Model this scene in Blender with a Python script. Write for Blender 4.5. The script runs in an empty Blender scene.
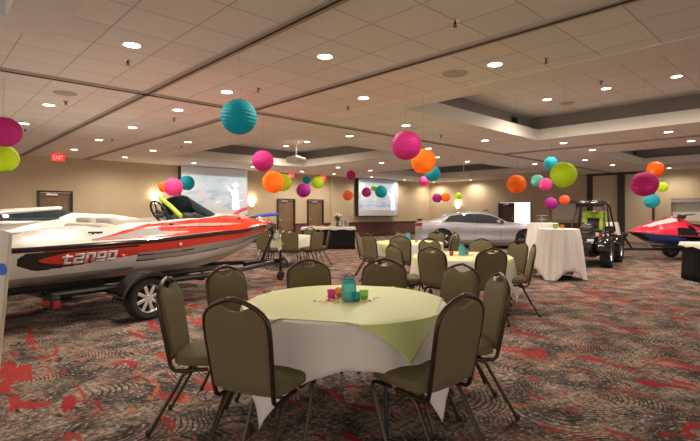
import bpy, bmesh, math, random
from mathutils import Vector, Matrix
random.seed(7)
C = bpy.context.scene.collection
PI = math.pi
# ---------------------------------------------------------------- camera, world, exposure
H = 1.37; F = 468.0; HOR = 212.0; YAW = 43.52
CB = math.cos(math.radians(YAW)); SB = math.sin(math.radians(YAW))
cam = bpy.data.cameras.new('camera'); camo = bpy.data.objects.new('camera', cam); C.objects.link(camo)
camo.location = (0, 0, H); camo.rotation_euler = (PI/2, 0, -math.radians(YAW))
cam.sensor_width = 36; cam.lens = 36*F/700; cam.shift_y = -(220.5-HOR)/700; cam.clip_end = 200
bpy.context.scene.camera = camo
w = bpy.data.worlds.new('world'); bpy.context.scene.world = w; w.use_nodes = True
w.node_tree.nodes['Background'].inputs[0].default_value = (1.0, 0.86, 0.74, 1)
w.node_tree.nodes['Background'].inputs[1].default_value = 1.8
vs = bpy.context.scene.view_settings
vs.view_transform = 'Standard'; vs.look = 'None'; vs.gamma = 1; vs.exposure = 0.1; vs.use_curve_mapping = False
LAMP_W = 165.0          # power of one ceiling downlight
HC = 3.22; HU = 3.85
XW = 24.3; YW = 18.2

def W(x, z, h=0.0):            # camera ground frame (x right, z ahead) -> room
    return Vector((CB*x+SB*z, -SB*x+CB*z, h))
def RZ(th): return -math.radians(YAW+th)      # heading th (0 = away from camera, clockwise) for a +Y facing thing
def pxz(px, z, h=0.0): return W((px-350)/F*z, z, h)
def onh(px, py, h):            # point seen at a pixel on a horizontal plane of height h
    z = (h-H)*F/(HOR-py); return pxz(px, z, h)

# ---------------------------------------------------------------- materials
def _n(nt, t, **k):
    n = nt.nodes.new(t)
    for a, b in k.items(): setattr(n, a, b)
    return n
def mat(name, col, rough=.5, metal=0., nscale=0, namt=.15, bump=0, spec=.5, trans=0, emis=None, es=0, coat=0, alpha=1, ior=1.45, sheen=0):
    m = bpy.data.materials.new(name); m.use_nodes = True; nt = m.node_tree
    p = nt.nodes['Principled BSDF']
    p.inputs['Base Color'].default_value = (*col, 1); p.inputs['Roughness'].default_value = rough
    p.inputs['Metallic'].default_value = metal; p.inputs['Specular IOR Level'].default_value = spec
    p.inputs['Transmission Weight'].default_value = trans; p.inputs['Coat Weight'].default_value = coat
    p.inputs['Alpha'].default_value = alpha; p.inputs['IOR'].default_value = ior; p.inputs['Sheen Weight'].default_value = sheen
    if emis: p.inputs['Emission Color'].default_value = (*emis, 1); p.inputs['Emission Strength'].default_value = es
    sc = nscale or 30
    tc = _n(nt, 'ShaderNodeTexCoord'); no = _n(nt, 'ShaderNodeTexNoise'); no.inputs['Scale'].default_value = sc; no.inputs['Detail'].default_value = 4
    nt.links.new(tc.outputs['Object'], no.inputs['Vector'])
    if not nscale: namt = .04
    mx = _n(nt, 'ShaderNodeMix', data_type='RGBA'); mx.blend_type = 'MULTIPLY'; mx.inputs[0].default_value = 1
    cr = _n(nt, 'ShaderNodeValToRGB'); cr.color_ramp.elements[0].position = .3; cr.color_ramp.elements[1].position = .7
    a = 1-namt; cr.color_ramp.elements[0].color = (a, a, a, 1); cr.color_ramp.elements[1].color = (1, 1, 1, 1)
    nt.links.new(no.outputs['Fac'], cr.inputs[0]); mx.inputs[6].default_value = (*col, 1)
    nt.links.new(cr.outputs[0], mx.inputs[7]); nt.links.new(mx.outputs[2], p.inputs['Base Color'])
    if bump:
        b = _n(nt, 'ShaderNodeBump'); b.inputs['Strength'].default_value = bump; b.inputs['Distance'].default_value = .004
        nt.links.new(no.outputs['Fac'], b.inputs['Height']); nt.links.new(b.outputs[0], p.inputs['Normal'])
    return m
def s2l(*c): return tuple(((v/255)/12.92 if v/255 <= .04045 else ((v/255+.055)/1.055)**2.4) for v in c)
M = {}
M['fabric'] = mat('olive_fabric', (.150, .120, .058), .85, nscale=220, namt=.3, bump=.35)
M['bronze'] = mat('bronze_metal', (.06, .045, .028), .35, .7)
M['creamboard'] = mat('cream_board', (.62, .60, .50), .4)
M['black'] = mat('black_plastic', (.012, .012, .013), .45)
M['rubber'] = mat('rubber', (.015, .015, .015), .75, nscale=60, bump=.4)
M['darkmetal'] = mat('dark_metal', (.03, .03, .032), .4, .6)
M['chrome'] = mat('chrome', (.75, .75, .76), .25, .75)
M['white'] = mat('white_gel', (.66, .65, .63), .36, coat=.25)
M['grayhull'] = mat('silver_gel', (.30, .29, .29), .25, coat=.5)
M['red'] = mat('red_gel', (.62, .035, .02), .2, coat=.6)
M['blackgel'] = mat('black_gel', (.012, .011, .012), .15, coat=.6)
M['linen'] = mat('white_linen', (.74, .71, .68), .8, nscale=300, namt=.08, bump=.1)
M['blackcloth'] = mat('black_cloth', (.008, .008, .01), .9, nscale=80, bump=.2)
M['trimwhite'] = mat('white_paint', (.78, .75, .70), .6)
M['wood'] = mat('dark_wood', (.09, .045, .026), .45, nscale=14, namt=.4)
M['tabletop'] = mat('laminate', (.35, .27, .2), .5)
M['car'] = mat('silver_paint', (.40, .40, .46), .3, .35, coat=.5)
M['glass_dark'] = mat('tinted_glass', (.03, .04, .045), .05, spec=.8, coat=.5)
M['tread'] = mat('tyre', (.02, .02, .02), .8, nscale=40, bump=.5)
M['plasticgray'] = mat('gray_plastic', (.12, .12, .12), .5)
M['tail'] = mat('tail_light', (.28, .012, .015), .2, coat=.5)
M['lime'] = mat('lime_foam', (.55, .78, .05), .6)
M['redfoam'] = mat('red_foam', (.75, .07, .10), .6)
M['bluefoam'] = mat('blue_foam', (.05, .12, .65), .6)
M['tan'] = mat('beige_vinyl', (.55, .52, .47), .5)
M['bluehull'] = mat('blue_gel', (.02, .08, .36), .25, coat=.5)
M['projector'] = mat('projector_shell', (.75, .73, .68), .4)
def emat(name, col, s):
    m = mat(name, (.8, .8, .8), .5, emis=col, es=s); return m
M['lens'] = emat('lamp_lens', (1, .93, .80), 14)
M['exit'] = emat('exit_red', (1, .05, .06), 2.2)
M['sconce'] = emat('sconce_glow', (1, .85, .55), 4.0)

# overlay cloth: lime satin with a pale damask
def overlay_mat():
    m = mat('lime_satin', (.60, .68, .27), .42, sheen=.3); nt = m.node_tree; p = nt.nodes['Principled BSDF']
    tc = _n(nt, 'ShaderNodeTexCoord'); v = _n(nt, 'ShaderNodeTexVoronoi'); v.inputs['Scale'].default_value = 16; v.feature = 'DISTANCE_TO_EDGE'
    no = _n(nt, 'ShaderNodeTexNoise'); no.inputs['Scale'].default_value = 18
    ad = _n(nt, 'ShaderNodeVectorMath', operation='ADD'); nt.links.new(tc.outputs['Object'], ad.inputs[0]); nt.links.new(no.outputs['Color'], ad.inputs[1])
    nt.links.new(ad.outputs[0], v.inputs['Vector'])
    cr = _n(nt, 'ShaderNodeValToRGB'); cr.color_ramp.elements[0].position = .05; cr.color_ramp.elements[1].position = .12
    cr.color_ramp.elements[0].color = (.62, .70, .30, 1); cr.color_ramp.elements[1].color = (.55, .63, .24, 1)
    nt.links.new(v.outputs['Distance'], cr.inputs[0]); nt.links.new(cr.outputs[0], p.inputs['Base Color'])
    return m
M['overlay'] = overlay_mat()

def mth(nt, op, a, b=None, c=None):
    n = _n(nt, 'ShaderNodeMath', operation=op)
    for i, v in enumerate((a, b, c)):
        if v is None: continue
        if isinstance(v, (int, float)): n.inputs[i].default_value = v
        else: nt.links.new(v, n.inputs[i])
    return n.outputs[0]
def mixc(nt, f, a, b):
    n = _n(nt, 'ShaderNodeMix', data_type='RGBA')
    for i, v in ((0, f), (6, a), (7, b)):
        if isinstance(v, (int, float)): n.inputs[i].default_value = v
        elif isinstance(v, tuple): n.inputs[i].default_value = (*v, 1)
        else: nt.links.new(v, n.inputs[i])
    return n.outputs[2]
def carpet():
    m = bpy.data.materials.new('carpet'); m.use_nodes = True; nt = m.node_tree; p = nt.nodes['Principled BSDF']
    p.inputs['Roughness'].default_value = .95; p.inputs['Specular IOR Level'].default_value = .1
    tc = _n(nt, 'ShaderNodeTexCoord').outputs['Object']
    def noise(s, d=4, vec=tc, r=.5, sc=None):
        n = _n(nt, 'ShaderNodeTexNoise'); n.inputs['Scale'].default_value = s; n.inputs['Detail'].default_value = d; n.inputs['Roughness'].default_value = r
        if sc:
            mp = _n(nt, 'ShaderNodeMapping'); mp.inputs['Scale'].default_value = sc[0]; mp.inputs['Rotation'].default_value = (0, 0, sc[1]); mp.inputs['Location'].default_value = sc[2]
            nt.links.new(vec, mp.inputs[0]); vec = mp.outputs[0]
        nt.links.new(vec, n.inputs['Vector']); return n
    def thr(v, lo, hi):
        n = _n(nt, 'ShaderNodeMapRange'); n.inputs[1].default_value = lo; n.inputs[2].default_value = hi; nt.links.new(v, n.inputs[0]); return n.outputs[0]
    # mottled ground: tan and charcoal patches
    a = thr(noise(3.2, 6, r=.65).outputs['Fac'], .40, .60)
    ground = mixc(nt, a, (.080, .066, .062), (.38, .295, .235))
    b = thr(noise(26, 3, r=.6).outputs['Fac'], .48, .56)
    ground = mixc(nt, mth(nt, 'MULTIPLY', b, .65), ground, (.03, .03, .03))
    fl = thr(noise(34, 2, sc=((1, 1, 1), .5, (5, 3, 0))).outputs['Fac'], .60, .66)
    ground = mixc(nt, mth(nt, 'MULTIPLY', fl, .8), ground, (.52, .46, .40))
    # concentric thin line motifs
    vo = _n(nt, 'ShaderNodeTexVoronoi'); vo.inputs['Scale'].default_value = 1.25
    wob = noise(3, 2); ad = _n(nt, 'ShaderNodeVectorMath', operation='MULTIPLY_ADD'); nt.links.new(wob.outputs['Color'], ad.inputs[0]); ad.inputs[1].default_value = (.12, .12, 0); nt.links.new(tc, ad.inputs[2])
    nt.links.new(ad.outputs[0], vo.inputs['Vector'])
    rg = mth(nt, 'SINE', mth(nt, 'MULTIPLY', vo.outputs['Distance'], 190))
    rl = thr(rg, .25, .8)
    ang = noise(2.1, 2, sc=((1, 1, 1), 1.1, (9, 2, 0))).outputs['Fac']
    msk = thr(ang, .44, .52)
    rl = mth(nt, 'MULTIPLY', rl, msk)
    ground = mixc(nt, mth(nt, 'MULTIPLY', rl, .88), ground, (.025, .025, .028))
    # red and orange brush strokes: warped, stretched noise
    def strokes(seed, rot, lo, hi, s=1.5, st=(1, .28, 1)):
        n0 = noise(s, 3, sc=(st, rot, (seed, seed*1.7, 0)), r=.45); n0.inputs['Distortion'].default_value = 1.4
        return thr(n0.outputs['Fac'], lo, hi)
    r1 = strokes(3.3, .6, .655, .67, 2.9, (1, .33, 1)); r2 = strokes(11.1, -.9, .655, .67, 3.1, (1, .33, 1)); r3 = strokes(21.5, 1.9, .65, .68, 3.2, (1, .4, 1))
    br = thr(noise(40, 2).outputs['Fac'], .35, .5)
    hz = thr(noise(5.5, 4, sc=((1, .5, 1), .9, (2, 7, 0)), r=.6).outputs['Fac'], .52, .66)
    ground = mixc(nt, mth(nt, 'MULTIPLY', hz, .28), ground, (.40, .12, .09))
    r4 = strokes(31.7, .2, .665, .685, 5.0, (1, .22, 1))
    ground = mixc(nt, mth(nt, 'MULTIPLY', r4, .8), ground, (.34, .03, .035))
    ground = mixc(nt, mth(nt, 'MULTIPLY', r3, mth(nt, 'MULTIPLY', br, .8)), ground, (.50, .15, .08))
    ground = mixc(nt, mth(nt, 'MULTIPLY', r1, .92), ground, (.30, .022, .03))
    ground = mixc(nt, mth(nt, 'MULTIPLY', r2, .9), ground, (.36, .035, .035))
    nt.links.new(ground, p.inputs['Base Color'])
    bp = _n(nt, 'ShaderNodeBump'); bp.inputs['Strength'].default_value = .25; bp.inputs['Distance'].default_value = .003
    nt.links.new(noise(220, 1).outputs['Fac'], bp.inputs['Height']); nt.links.new(bp.outputs[0], p.inputs['Normal'])
    return m
M['carpet'] = carpet()
def tile_mat():
    m = bpy.data.materials.new('ceiling_tile'); m.use_nodes = True; nt = m.node_tree; p = nt.nodes['Principled BSDF']
    p.inputs['Roughness'].default_value = .9
    tc = _n(nt, 'ShaderNodeTexCoord').outputs['Object']; sp = _n(nt, 'ShaderNodeSeparateXYZ'); nt.links.new(tc, sp.inputs[0])
    ms = []
    for o, off in ((sp.outputs[0], 2.71), (sp.outputs[1], 7.46)):
        u = mth(nt, 'DIVIDE', mth(nt, 'SUBTRACT', o, off-61), .61)
        fr = mth(nt, 'FRACT', u)
        d = mth(nt, 'ABSOLUTE', mth(nt, 'SUBTRACT', fr, .5)); ms.append((mth(nt, 'GREATER_THAN', d, .488), mth(nt, 'FLOOR', u)))
    line = mth(nt, 'MAXIMUM', ms[0][0], ms[1][0])
    cx = _n(nt, 'ShaderNodeCombineXYZ'); nt.links.new(ms[0][1], cx.inputs[0]); nt.links.new(ms[1][1], cx.inputs[1])
    wn = _n(nt, 'ShaderNodeTexWhiteNoise'); nt.links.new(cx.outputs[0], wn.inputs[0])
    base = mixc(nt, wn.outputs[0], (.80, .77, .73), (.86, .83, .79))
    no = _n(nt, 'ShaderNodeTexNoise'); no.inputs['Scale'].default_value = 120; nt.links.new(tc, no.inputs['Vector'])
    base = mixc(nt, mth(nt, 'MULTIPLY', no.outputs['Fac'], .12), base, (.5, .48, .45))
    col = mixc(nt, mth(nt, 'MULTIPLY', line, .55), base, (.30, .26, .22))
    nt.links.new(col, p.inputs['Base Color'])
    bp = _n(nt, 'ShaderNodeBump'); bp.inputs['Strength'].default_value = .4; bp.inputs['Distance'].default_value = .006; bp.invert = True
    nt.links.new(line, bp.inputs['Height']); nt.links.new(bp.outputs[0], p.inputs['Normal'])
    return m
M['tile'] = tile_mat()
M['drywall'] = mat('drywall', (.80, .77, .73), .85, nscale=4, namt=.04)
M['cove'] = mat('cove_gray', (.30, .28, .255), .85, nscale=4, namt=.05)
M['lipwhite'] = mat('cove_white', (.70, .68, .64), .8)
M['wall'] = mat('wall_beige', (.50, .41, .285), .85, nscale=3, namt=.05)
M['panelbeige'] = mat('partition_beige', (.55, .46, .34), .85, nscale=200, namt=.1)
M['darkframe'] = mat('dark_frame', (.035, .025, .02), .5)
M['track'] = mat('track_metal', (.40, .35, .30), .55)
M['wainscot'] = mat('wainscot', (.16, .075, .065), .85, nscale=60, namt=.3)
M['door'] = mat('door_wood', (.20, .125, .075), .5, nscale=8, namt=.25)

# ---------------------------------------------------------------- mesh helper
class MB:
    def __init__(s): s.v = []; s.f = []; s.m = []; s.sm = []
    def add(s, vs, fs, mi=0, sm=False):
        o = len(s.v); s.v += [tuple(v) for v in vs]
        for k, f in enumerate(fs):
            s.f.append([i+o for i in f]); s.m.append(mi[k] if isinstance(mi, list) else mi); s.sm.append(sm)
        return s
    def box(s, c, d, mi=0, bev=0, rot=None):
        bm = bmesh.new(); bmesh.ops.create_cube(bm, size=1)
        for v in bm.verts: v.co = Vector((v.co.x*d[0], v.co.y*d[1], v.co.z*d[2]))
        if bev: bmesh.ops.bevel(bm, geom=bm.edges[:], offset=bev, segments=3, profile=.6, affect='EDGES')
        R = rot if rot is not None else Matrix.Identity(3)
        for v in bm.verts: v.co = R @ v.co + Vector(c)
        bm.verts.index_update(); s.add([v.co[:] for v in bm.verts], [[v.index for v in f.verts] for f in bm.faces], mi, bool(bev)); bm.free(); return s
    def tube(s, pts, r, n=8, mi=0, closed=False, smooth=True):
        pts = [Vector(p) for p in pts]; k = len(pts); rs = r if isinstance(r, (list, tuple)) else [r]*k
        vs = []; up = None
        for i, p in enumerate(pts):
            if closed: t = (pts[(i+1) % k]-pts[i-1])
            else: t = (pts[min(i+1, k-1)]-pts[max(i-1, 0)])
            t.normalize()
            if up is None:
                up = Vector((0, 0, 1)) if abs(t.z) < .9 else Vector((1, 0, 0))
            a = t.cross(up).normalized(); b = a.cross(t).normalized(); up = b
            for j in range(n):
                q = 2*PI*j/n; vs.append(p+(a*math.cos(q)+b*math.sin(q))*rs[i])
        fs = []
        for i in range(k if closed else k-1):
            for j in range(n):
                i2 = (i+1) % k; fs.append([i*n+j, i*n+(j+1) % n, i2*n+(j+1) % n, i2*n+j])
        if not closed: fs.append(list(range(n))[::-1]); fs.append([(k-1)*n+j for j in range(n)])
        return s.add(vs, fs, mi, smooth)
    def lathe(s, prof, c=(0, 0, 0), n=32, mi=0, rot=None, smooth=True, cap=True):
        R = rot if rot is not None else Matrix.Identity(3); c = Vector(c); vs = []
        for r, z in prof:
            for j in range(n):
                q = 2*PI*j/n; vs.append(R @ Vector((r*math.cos(q), r*math.sin(q), z))+c)
        k = len(prof); fs = []; mm = []
        for i in range(k-1):
            for j in range(n):
                fs.append([i*n+j, i*n+(j+1) % n, (i+1)*n+(j+1) % n, (i+1)*n+j]); mm.append(mi[i] if isinstance(mi, list) else mi)
        if cap:
            if prof[0][0] > 1e-4: fs.append(list(range(n))[::-1]); mm.append(mi[0] if isinstance(mi, list) else mi)
            if prof[-1][0] > 1e-4: fs.append([(k-1)*n+j for j in range(n)]); mm.append(mi[-1] if isinstance(mi, list) else mi)
        return s.add(vs, fs, mm, smooth)
    def grid(s, P, mi=0, sm=True, wrapj=False):      # P[i][j]; mi may be f(i,j)
        ni = len(P); nj = len(P[0]); vs = [p for row in P for p in row]; fs = []; mm = []
        for i in range(ni-1):
            for j in range(nj if wrapj else nj-1):
                j2 = (j+1) % nj
                fs.append([i*nj+j, i*nj+j2, (i+1)*nj+j2, (i+1)*nj+j]); mm.append(mi(i, j) if callable(mi) else mi)
        return s.add(vs, fs, mm, sm)
    def build(s, name, mats, parent=None, loc=None, solid=0, rz=0):
        me = bpy.data.meshes.new(name); me.from_pydata(s.v, [], s.f)
        if not isinstance(mats, (list, tuple)): mats = [mats]
        for m_ in mats: me.materials.append(m_)
        for p, mi, sm in zip(me.polygons, s.m, s.sm): p.material_index = mi; p.use_smooth = sm
        bm = bmesh.new(); bm.from_mesh(me); bmesh.ops.remove_doubles(bm, verts=bm.verts, dist=1e-5); bmesh.ops.recalc_face_normals(bm, faces=bm.faces); bm.to_mesh(me); bm.free()
        try: me.set_sharp_from_angle(angle=math.radians(40))
        except Exception: pass
        o = bpy.data.objects.new(name, me); C.objects.link(o)
        if parent is not None: o.parent = parent
        if loc is not None: o.location = loc
        o.rotation_euler.z = rz
        if solid:
            md = o.modifiers.new('thickness', 'SOLIDIFY'); md.thickness = solid; md.offset = 0
        return o
def tag(o, label, cat, group=None, kind=None):
    if label: o['label'] = label
    if cat: o['category'] = cat
    if group: o['group'] = group
    if kind: o['kind'] = kind
    return o
def thing(name, label, cat, loc=(0, 0, 0), rz=0, group=None):
    o = bpy.data.objects.new(name, None); C.objects.link(o); o.location = loc; o.rotation_euler = (0, 0, rz); o.empty_display_size = .1
    return tag(o, label, cat, group)
def struct(o): o['kind'] = 'structure'; return o
def dup(root, loc, rz, label=None, group=None):
    r = root.copy(); C.objects.link(r); r.location = loc; r.rotation_euler = (0, 0, rz)
    if label: r['label'] = label
    if group: r['group'] = group
    for ch in list(root.children):
        c = ch.copy(); C.objects.link(c); c.parent = r
        for g in list(ch.children):
            d = g.copy(); C.objects.link(d); d.parent = c
    return r
def ip(tb, x):
    if x <= tb[0][0]: return tb[0][1]
    for (a, b), (c, d) in zip(tb, tb[1:]):
        if x <= c:
            t = (x-a)/(c-a); t2 = t*t*(3-2*t); t = .5*t+.5*t2; return b+(d-b)*t
    return tb[-1][1]
def R3(ax, deg): return Matrix.Rotation(math.radians(deg), 3, ax)
def text_pts(txt, shear=0, spacing=1):
    cu = bpy.data.curves.new('t', 'FONT'); cu.body = txt; cu.size = 1; cu.shear = shear; cu.space_character = spacing; cu.offset = .02; cu.resolution_u = 3
    o = bpy.data.objects.new('t', cu); C.objects.link(o); dg = bpy.context.evaluated_depsgraph_get(); dg.update()
    me = bpy.data.meshes.new_from_object(o.evaluated_get(dg)); v = [x.co.copy() for x in me.vertices]; f = [list(p.vertices) for p in me.polygons]
    bpy.data.objects.remove(o); bpy.data.curves.remove(cu); bpy.data.meshes.remove(me)
    x0 = min(a.x for a in v); x1 = max(a.x for a in v); y0 = min(a.y for a in v); y1 = max(a.y for a in v)
    return [((a.x-x0)/(x1-x0), (a.y-y0)/(y1-y0)) for a in v], f

# ================================================================ STRUCTURE
XS, YS = -7.0, -9.0
def plane(name, x0, x1, y0, y1, z, m, parent=None, th=.05):
    b = MB(); b.box(((x0+x1)/2, (y0+y1)/2, z), (x1-x0, y1-y0, th)); return struct(b.build(name, m, parent))
plane('floor', XS, XW+.3, YS, YW+.3, -.05, M['carpet'], th=.1)
trX = [(-4.6, .68), (6.48, 11.77), (15.8, 21.1)]; trY = [(-.4, 5.4), (9.52, 15.3)]
cb = MB(); xs = sorted([XS, XW+.3]+[a for t in trX for a in t]); ys = sorted([YS, YW+.3]+[a for t in trY for a in t])
for i in range(len(xs)-1):
    for j in range(len(ys)-1):
        cx = (xs[i]+xs[i+1])/2; cy = (ys[j]+ys[j+1])/2
        if any(a < cx < b for a, b in trX) and any(a < cy < b for a, b in trY): continue
        cb.add([(xs[i], ys[j], HC), (xs[i+1], ys[j], HC), (xs[i+1], ys[j+1], HC), (xs[i], ys[j+1], HC)], [[0, 1, 2, 3]])
struct(cb.build('ceiling', M['tile']))
n = 0
for (x0, x1) in trX:
    for (y0, y1) in trY:
        n += 1; b = MB(); S = .3; hl = HC+.27
        def ring(x0, x1, y0, y1, z): return [(x0, y0, z), (x1, y0, z), (x1, y1, z), (x0, y1, z)]
        r0 = ring(x0-.46, x1+.46, y0-.46, y1+.46, HC-.006); r0b = ring(x0-.46, x1+.46, y0-.46, y1+.46, HC+.01)
        r1 = ring(x0, x1, y0, y1, HC-.006); r2 = ring(x0, x1, y0, y1, hl)
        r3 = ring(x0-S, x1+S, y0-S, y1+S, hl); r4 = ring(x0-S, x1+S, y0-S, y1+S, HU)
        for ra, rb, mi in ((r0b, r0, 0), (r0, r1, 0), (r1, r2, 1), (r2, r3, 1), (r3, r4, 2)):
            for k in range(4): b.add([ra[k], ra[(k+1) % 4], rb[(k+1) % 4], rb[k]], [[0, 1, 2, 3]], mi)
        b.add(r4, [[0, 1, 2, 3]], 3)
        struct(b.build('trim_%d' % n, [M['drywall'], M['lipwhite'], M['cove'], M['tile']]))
# partition tracks in the ceiling
def track(name, p, q):
    p = Vector(p); q = Vector(q); d = q-p; L = d.length; a = math.atan2(d.y, d.x); c = (p+q)/2; R = Matrix.Rotation(a, 3, 'Z')
    b = MB(); b.box((c.x, c.y, HC-.012), (L, .13, .03), 0, rot=R); b.box((c.x, c.y, HC-.0275), (L, .03, .004), 1, rot=R)
    b.box((c.x, c.y, HC-.03), (L, .004, .014), 1, rot=R); struct(b.build(name, [M['track'], M['darkframe']]))
track('trim_7', (XS, 7.46, 0), (XW, 7.46, 0)); track('trim_8', (2.71, YS, 0), (2.71, YW, 0))
track('trim_9', (4.53, YS, 0), (4.53, YW, 0)); track('trim_10', (13.8, YS, 0), (13.8, 7.40, 0))
# wall behind the boats and screens (plane Y = YW)
def wall_holes(name, m, along, fixed, u0, u1, z1, holes, th=.15):
    us = sorted(set([u0, u1]+[h[0] for h in holes]+[h[1] for h in holes])); zs = sorted(set([0, z1]+[h[2] for h in holes]+[h[3] for h in holes]))
    b = MB()
    for i in range(len(us)-1):
        for j in range(len(zs)-1):
            cu = (us[i]+us[i+1])/2; cz = (zs[j]+zs[j+1])/2
            if any(h[0] < cu < h[1] and h[2] < cz < h[3] for h in holes): continue
            P = lambda u, z, f: (u, f, z) if along == 'X' else (f, u, z)
            for f in (fixed, fixed+th): b.add([P(us[i], zs[j], f), P(us[i+1], zs[j], f), P(us[i+1], zs[j+1], f), P(us[i], zs[j+1], f)], [[0, 1, 2, 3]])
    for h in holes:
        for (ua, za, ub, zb) in ((h[0], h[2], h[0], h[3]), (h[1], h[2], h[1], h[3]), (h[0], h[3], h[1], h[3]), (h[0], h[2], h[1], h[2])):
            b.add([P(ua, za, fixed), P(ub, zb, fixed), P(ub, zb, fixed+th), P(ua, za, fixed+th)], [[0, 1, 2, 3]])
    return struct(b.build(name, m))
def wx(px, Y=YW):
    t = (px-350)/F; z = Y/(CB-SB*t); return z*(SB+CB*t)
def wy(px, X=XW):
    t = (px-350)/F; z = X/(SB+CB*t); return z*(CB-SB*t)
dl = (wx(37), wx(72.5)); d1 = (wx(276.8), wx(294.6)); d2 = (wx(307), wx(323))
wall_holes('wall_back', M['wall'], 'X', YW, XS, XW+.15, HU, [(dl[0], dl[1], 0, 2.08), (d1[0], d1[1], 0, 2.0), (d2[0], d2[1], 0, 2.0)])
door = (wy(532), wy(498)); rec1 = (wy(577.5), wy(549)); rec2 = (1.2, wy(671))
wall_holes('wall_right', M['wall'], 'Y', XW, YS, YW, HU, [(door[0], door[1], 0, 1.95), (rec1[0], rec1[1], .98, 1.95), (rec2[0], rec2[1], .98, 1.95)])
# doors
def door_leaf(name, u0, u1, z1, along, fixed, hinge_ang=0):
    b = MB(); w_ = u1-u0
    r = thing(name, None, None); r['kind'] = 'structure'
    fr = MB()
    if along == 'X':
        fr.box((u0+.03, fixed-.01, z1/2), (.06, .12, z1)); fr.box((u1-.03, fixed-.01, z1/2), (.06, .12, z1)); fr.box(((u0+u1)/2, fixed-.01, z1-.03), (w_-.12, .12, .06))
        b.box(((u0+u1)/2, fixed+.03, z1/2-.03), (w_-.13, .045, z1-.07), bev=.004)
        h = MB(); h.box((u0+.14, fixed-.03, 1.0), (.05, .06, .14), bev=.01); h.tube([(u0+.14, fixed-.06, 1.0), (u0+.27, fixed-.06, 1.0)], .011)
        cl = MB(); cl.box(((u0+u1)/2-.1, fixed-.03, z1-.13), (.34, .07, .07), bev=.01)
    r2 = None
    fr.build('door_frame', M['darkframe'], r); lf = b.build('door_panel', M['door'], r); h.build('door_handle', M['chrome'], lf); cl.build('door_closer', M['chrome'], lf)
door_leaf('door_1', dl[0], dl[1], 2.08, 'X', YW); door_leaf('door_2', d1[0], d1[1], 2.0, 'X', YW); door_leaf('door_3', d2[0], d2[1], 2.0, 'X', YW)
# double door in the right wall: left leaf shut, right leaf open to daylight
r = thing('door_4', None, None); r['kind'] = 'structure'
ym = (door[0]+door[1])/2+.02; fr = MB()
fr.box((XW, door[1]-.03, .975), (.2, .06, 1.95)); fr.box((XW, door[0]+.03, .975), (.2, .06, 1.95)); fr.box((XW, (door[0]+door[1])/2, 1.92), (.2, door[1]-door[0]-.12, .06)); fr.build('door_frame', M['track'], r)
b = MB(); b.box((XW+.03, (ym+door[1])/2-.03, .94), (.045, door[1]-ym-.07, 1.87), bev=.004); lf = b.build('door_panel', M['wood'], r)
b = MB(); b.box((XW-.02, ym+.10, 1.0), (.06, .04, .2), bev=.01); b.build('door_handle', M['chrome'], lf)
b = MB(); b.box((XW-.02, ym+.45, 1.80), (.07, .3, .07), bev=.01); b.build('door_closer', M['chrome'], lf)
b = MB(); b.box((XW+.5, door[0]-.02, .94), (.9, .045, 1.87), bev=.004); b.build('door_panel', M['wood'], r)
def day_mat():
    m = bpy.data.materials.new('daylight'); m.use_nodes = True; nt = m.node_tree; p = nt.nodes['Principled BSDF']
    tc = _n(nt, 'ShaderNodeTexCoord').outputs['Object']; no = _n(nt, 'ShaderNodeTexNoise'); no.inputs['Scale'].default_value = 3.2; no.inputs['Detail'].default_value = 3; nt.links.new(tc, no.inputs['Vector'])
    cr = _n(nt, 'ShaderNodeValToRGB'); e = cr.color_ramp.elements; e[0].position = .33; e[0].color = (.25, .32, .36, 1); e[1].position = .47; e[1].color = (.95, 1, 1, 1)
    nt.links.new(no.outputs['Fac'], cr.inputs[0]); nt.links.new(cr.outputs[0], p.inputs['Emission Color']); p.inputs['Emission Strength'].default_value = 1.15
    return m
b = MB(); b.box((XW+2.6, door[0]+1.0, 1.2), (.05, 5.0, 2.4)); struct(b.build('window_1', day_mat()))
plane('floor.001', XW+.3, XW+2.6, door[0]-1.5, door[1]+2, -.05, M['tabletop'], th=.1)
for k, (y0, y1) in enumerate((rec1, rec2)):
    b = MB(); D = .35
    b.box((XW+D+.02, (y0+y1)/2, 1.465), (.04, y1-y0, .97), 0); b.box((XW+D/2+.08, (y0+y1)/2, .96), (D-.0, y1-y0, .04), 1)
    b.box((XW+D/2+.08, y0-.02, 1.465), (D, .04, .97), 2); b.box((XW+D/2+.08, y1+.02, 1.465), (D, .04, .97), 2); b.box((XW+D/2+.08, (y0+y1)/2, 1.97), (D, y1-y0, .04), 2)
    b.box((XW+.12, (y0+y1)/2, 1.87), (.2, y1-y0, .16), 3)
    for q in range(9): b.box((XW+D-.01, (y0+y1)/2, 1.03+q*.09), (.02, y1-y0, .012), 0)
    struct(b.build('window_%d' % (k+2), [M['trimwhite'], M['tabletop'], M['wall'], M['cove']]))
# wainscot and rails
def wains(segs, along, name):
    b = MB()
    for u0, u1 in segs:
        c = (u0+u1)/2; d = u1-u0
        for (z, hgt, th, mi) in ((.40, .72, .02, 0), (.79, .05, .045, 1), (.06, .12, .03, 1)):
            if along == 'X': b.box((c, YW-th/2-.002, z), (d, th, hgt), mi)
            else: b.box((XW-th/2-.002, c, z), (th, d, hgt), mi)
    struct(b.build(name, [M['wainscot'], M['wood']]))
wains([(dl[1]+.05, d1[0]-.05), (d1[1]+.05, d2[0]-.05), (d2[1]+.05, XW-.05)], 'X', 'baseboard_back')
PA0, PA1 = wy(654), wy(588)
wains([(door[1]+.05, YW-.05), (rec1[1]-2.0, rec1[1]+.02), (rec1[1]+.03, door[0]-.05), (-2, PA0-.1)], 'Y', 'baseboard_right')
# pilaster by the serving doors
b = MB(); b.box((wx(338), YW-.06, HC/2), (1.1, .12, HC)); struct(b.build('wall_pilaster', M['wall']))
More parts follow.
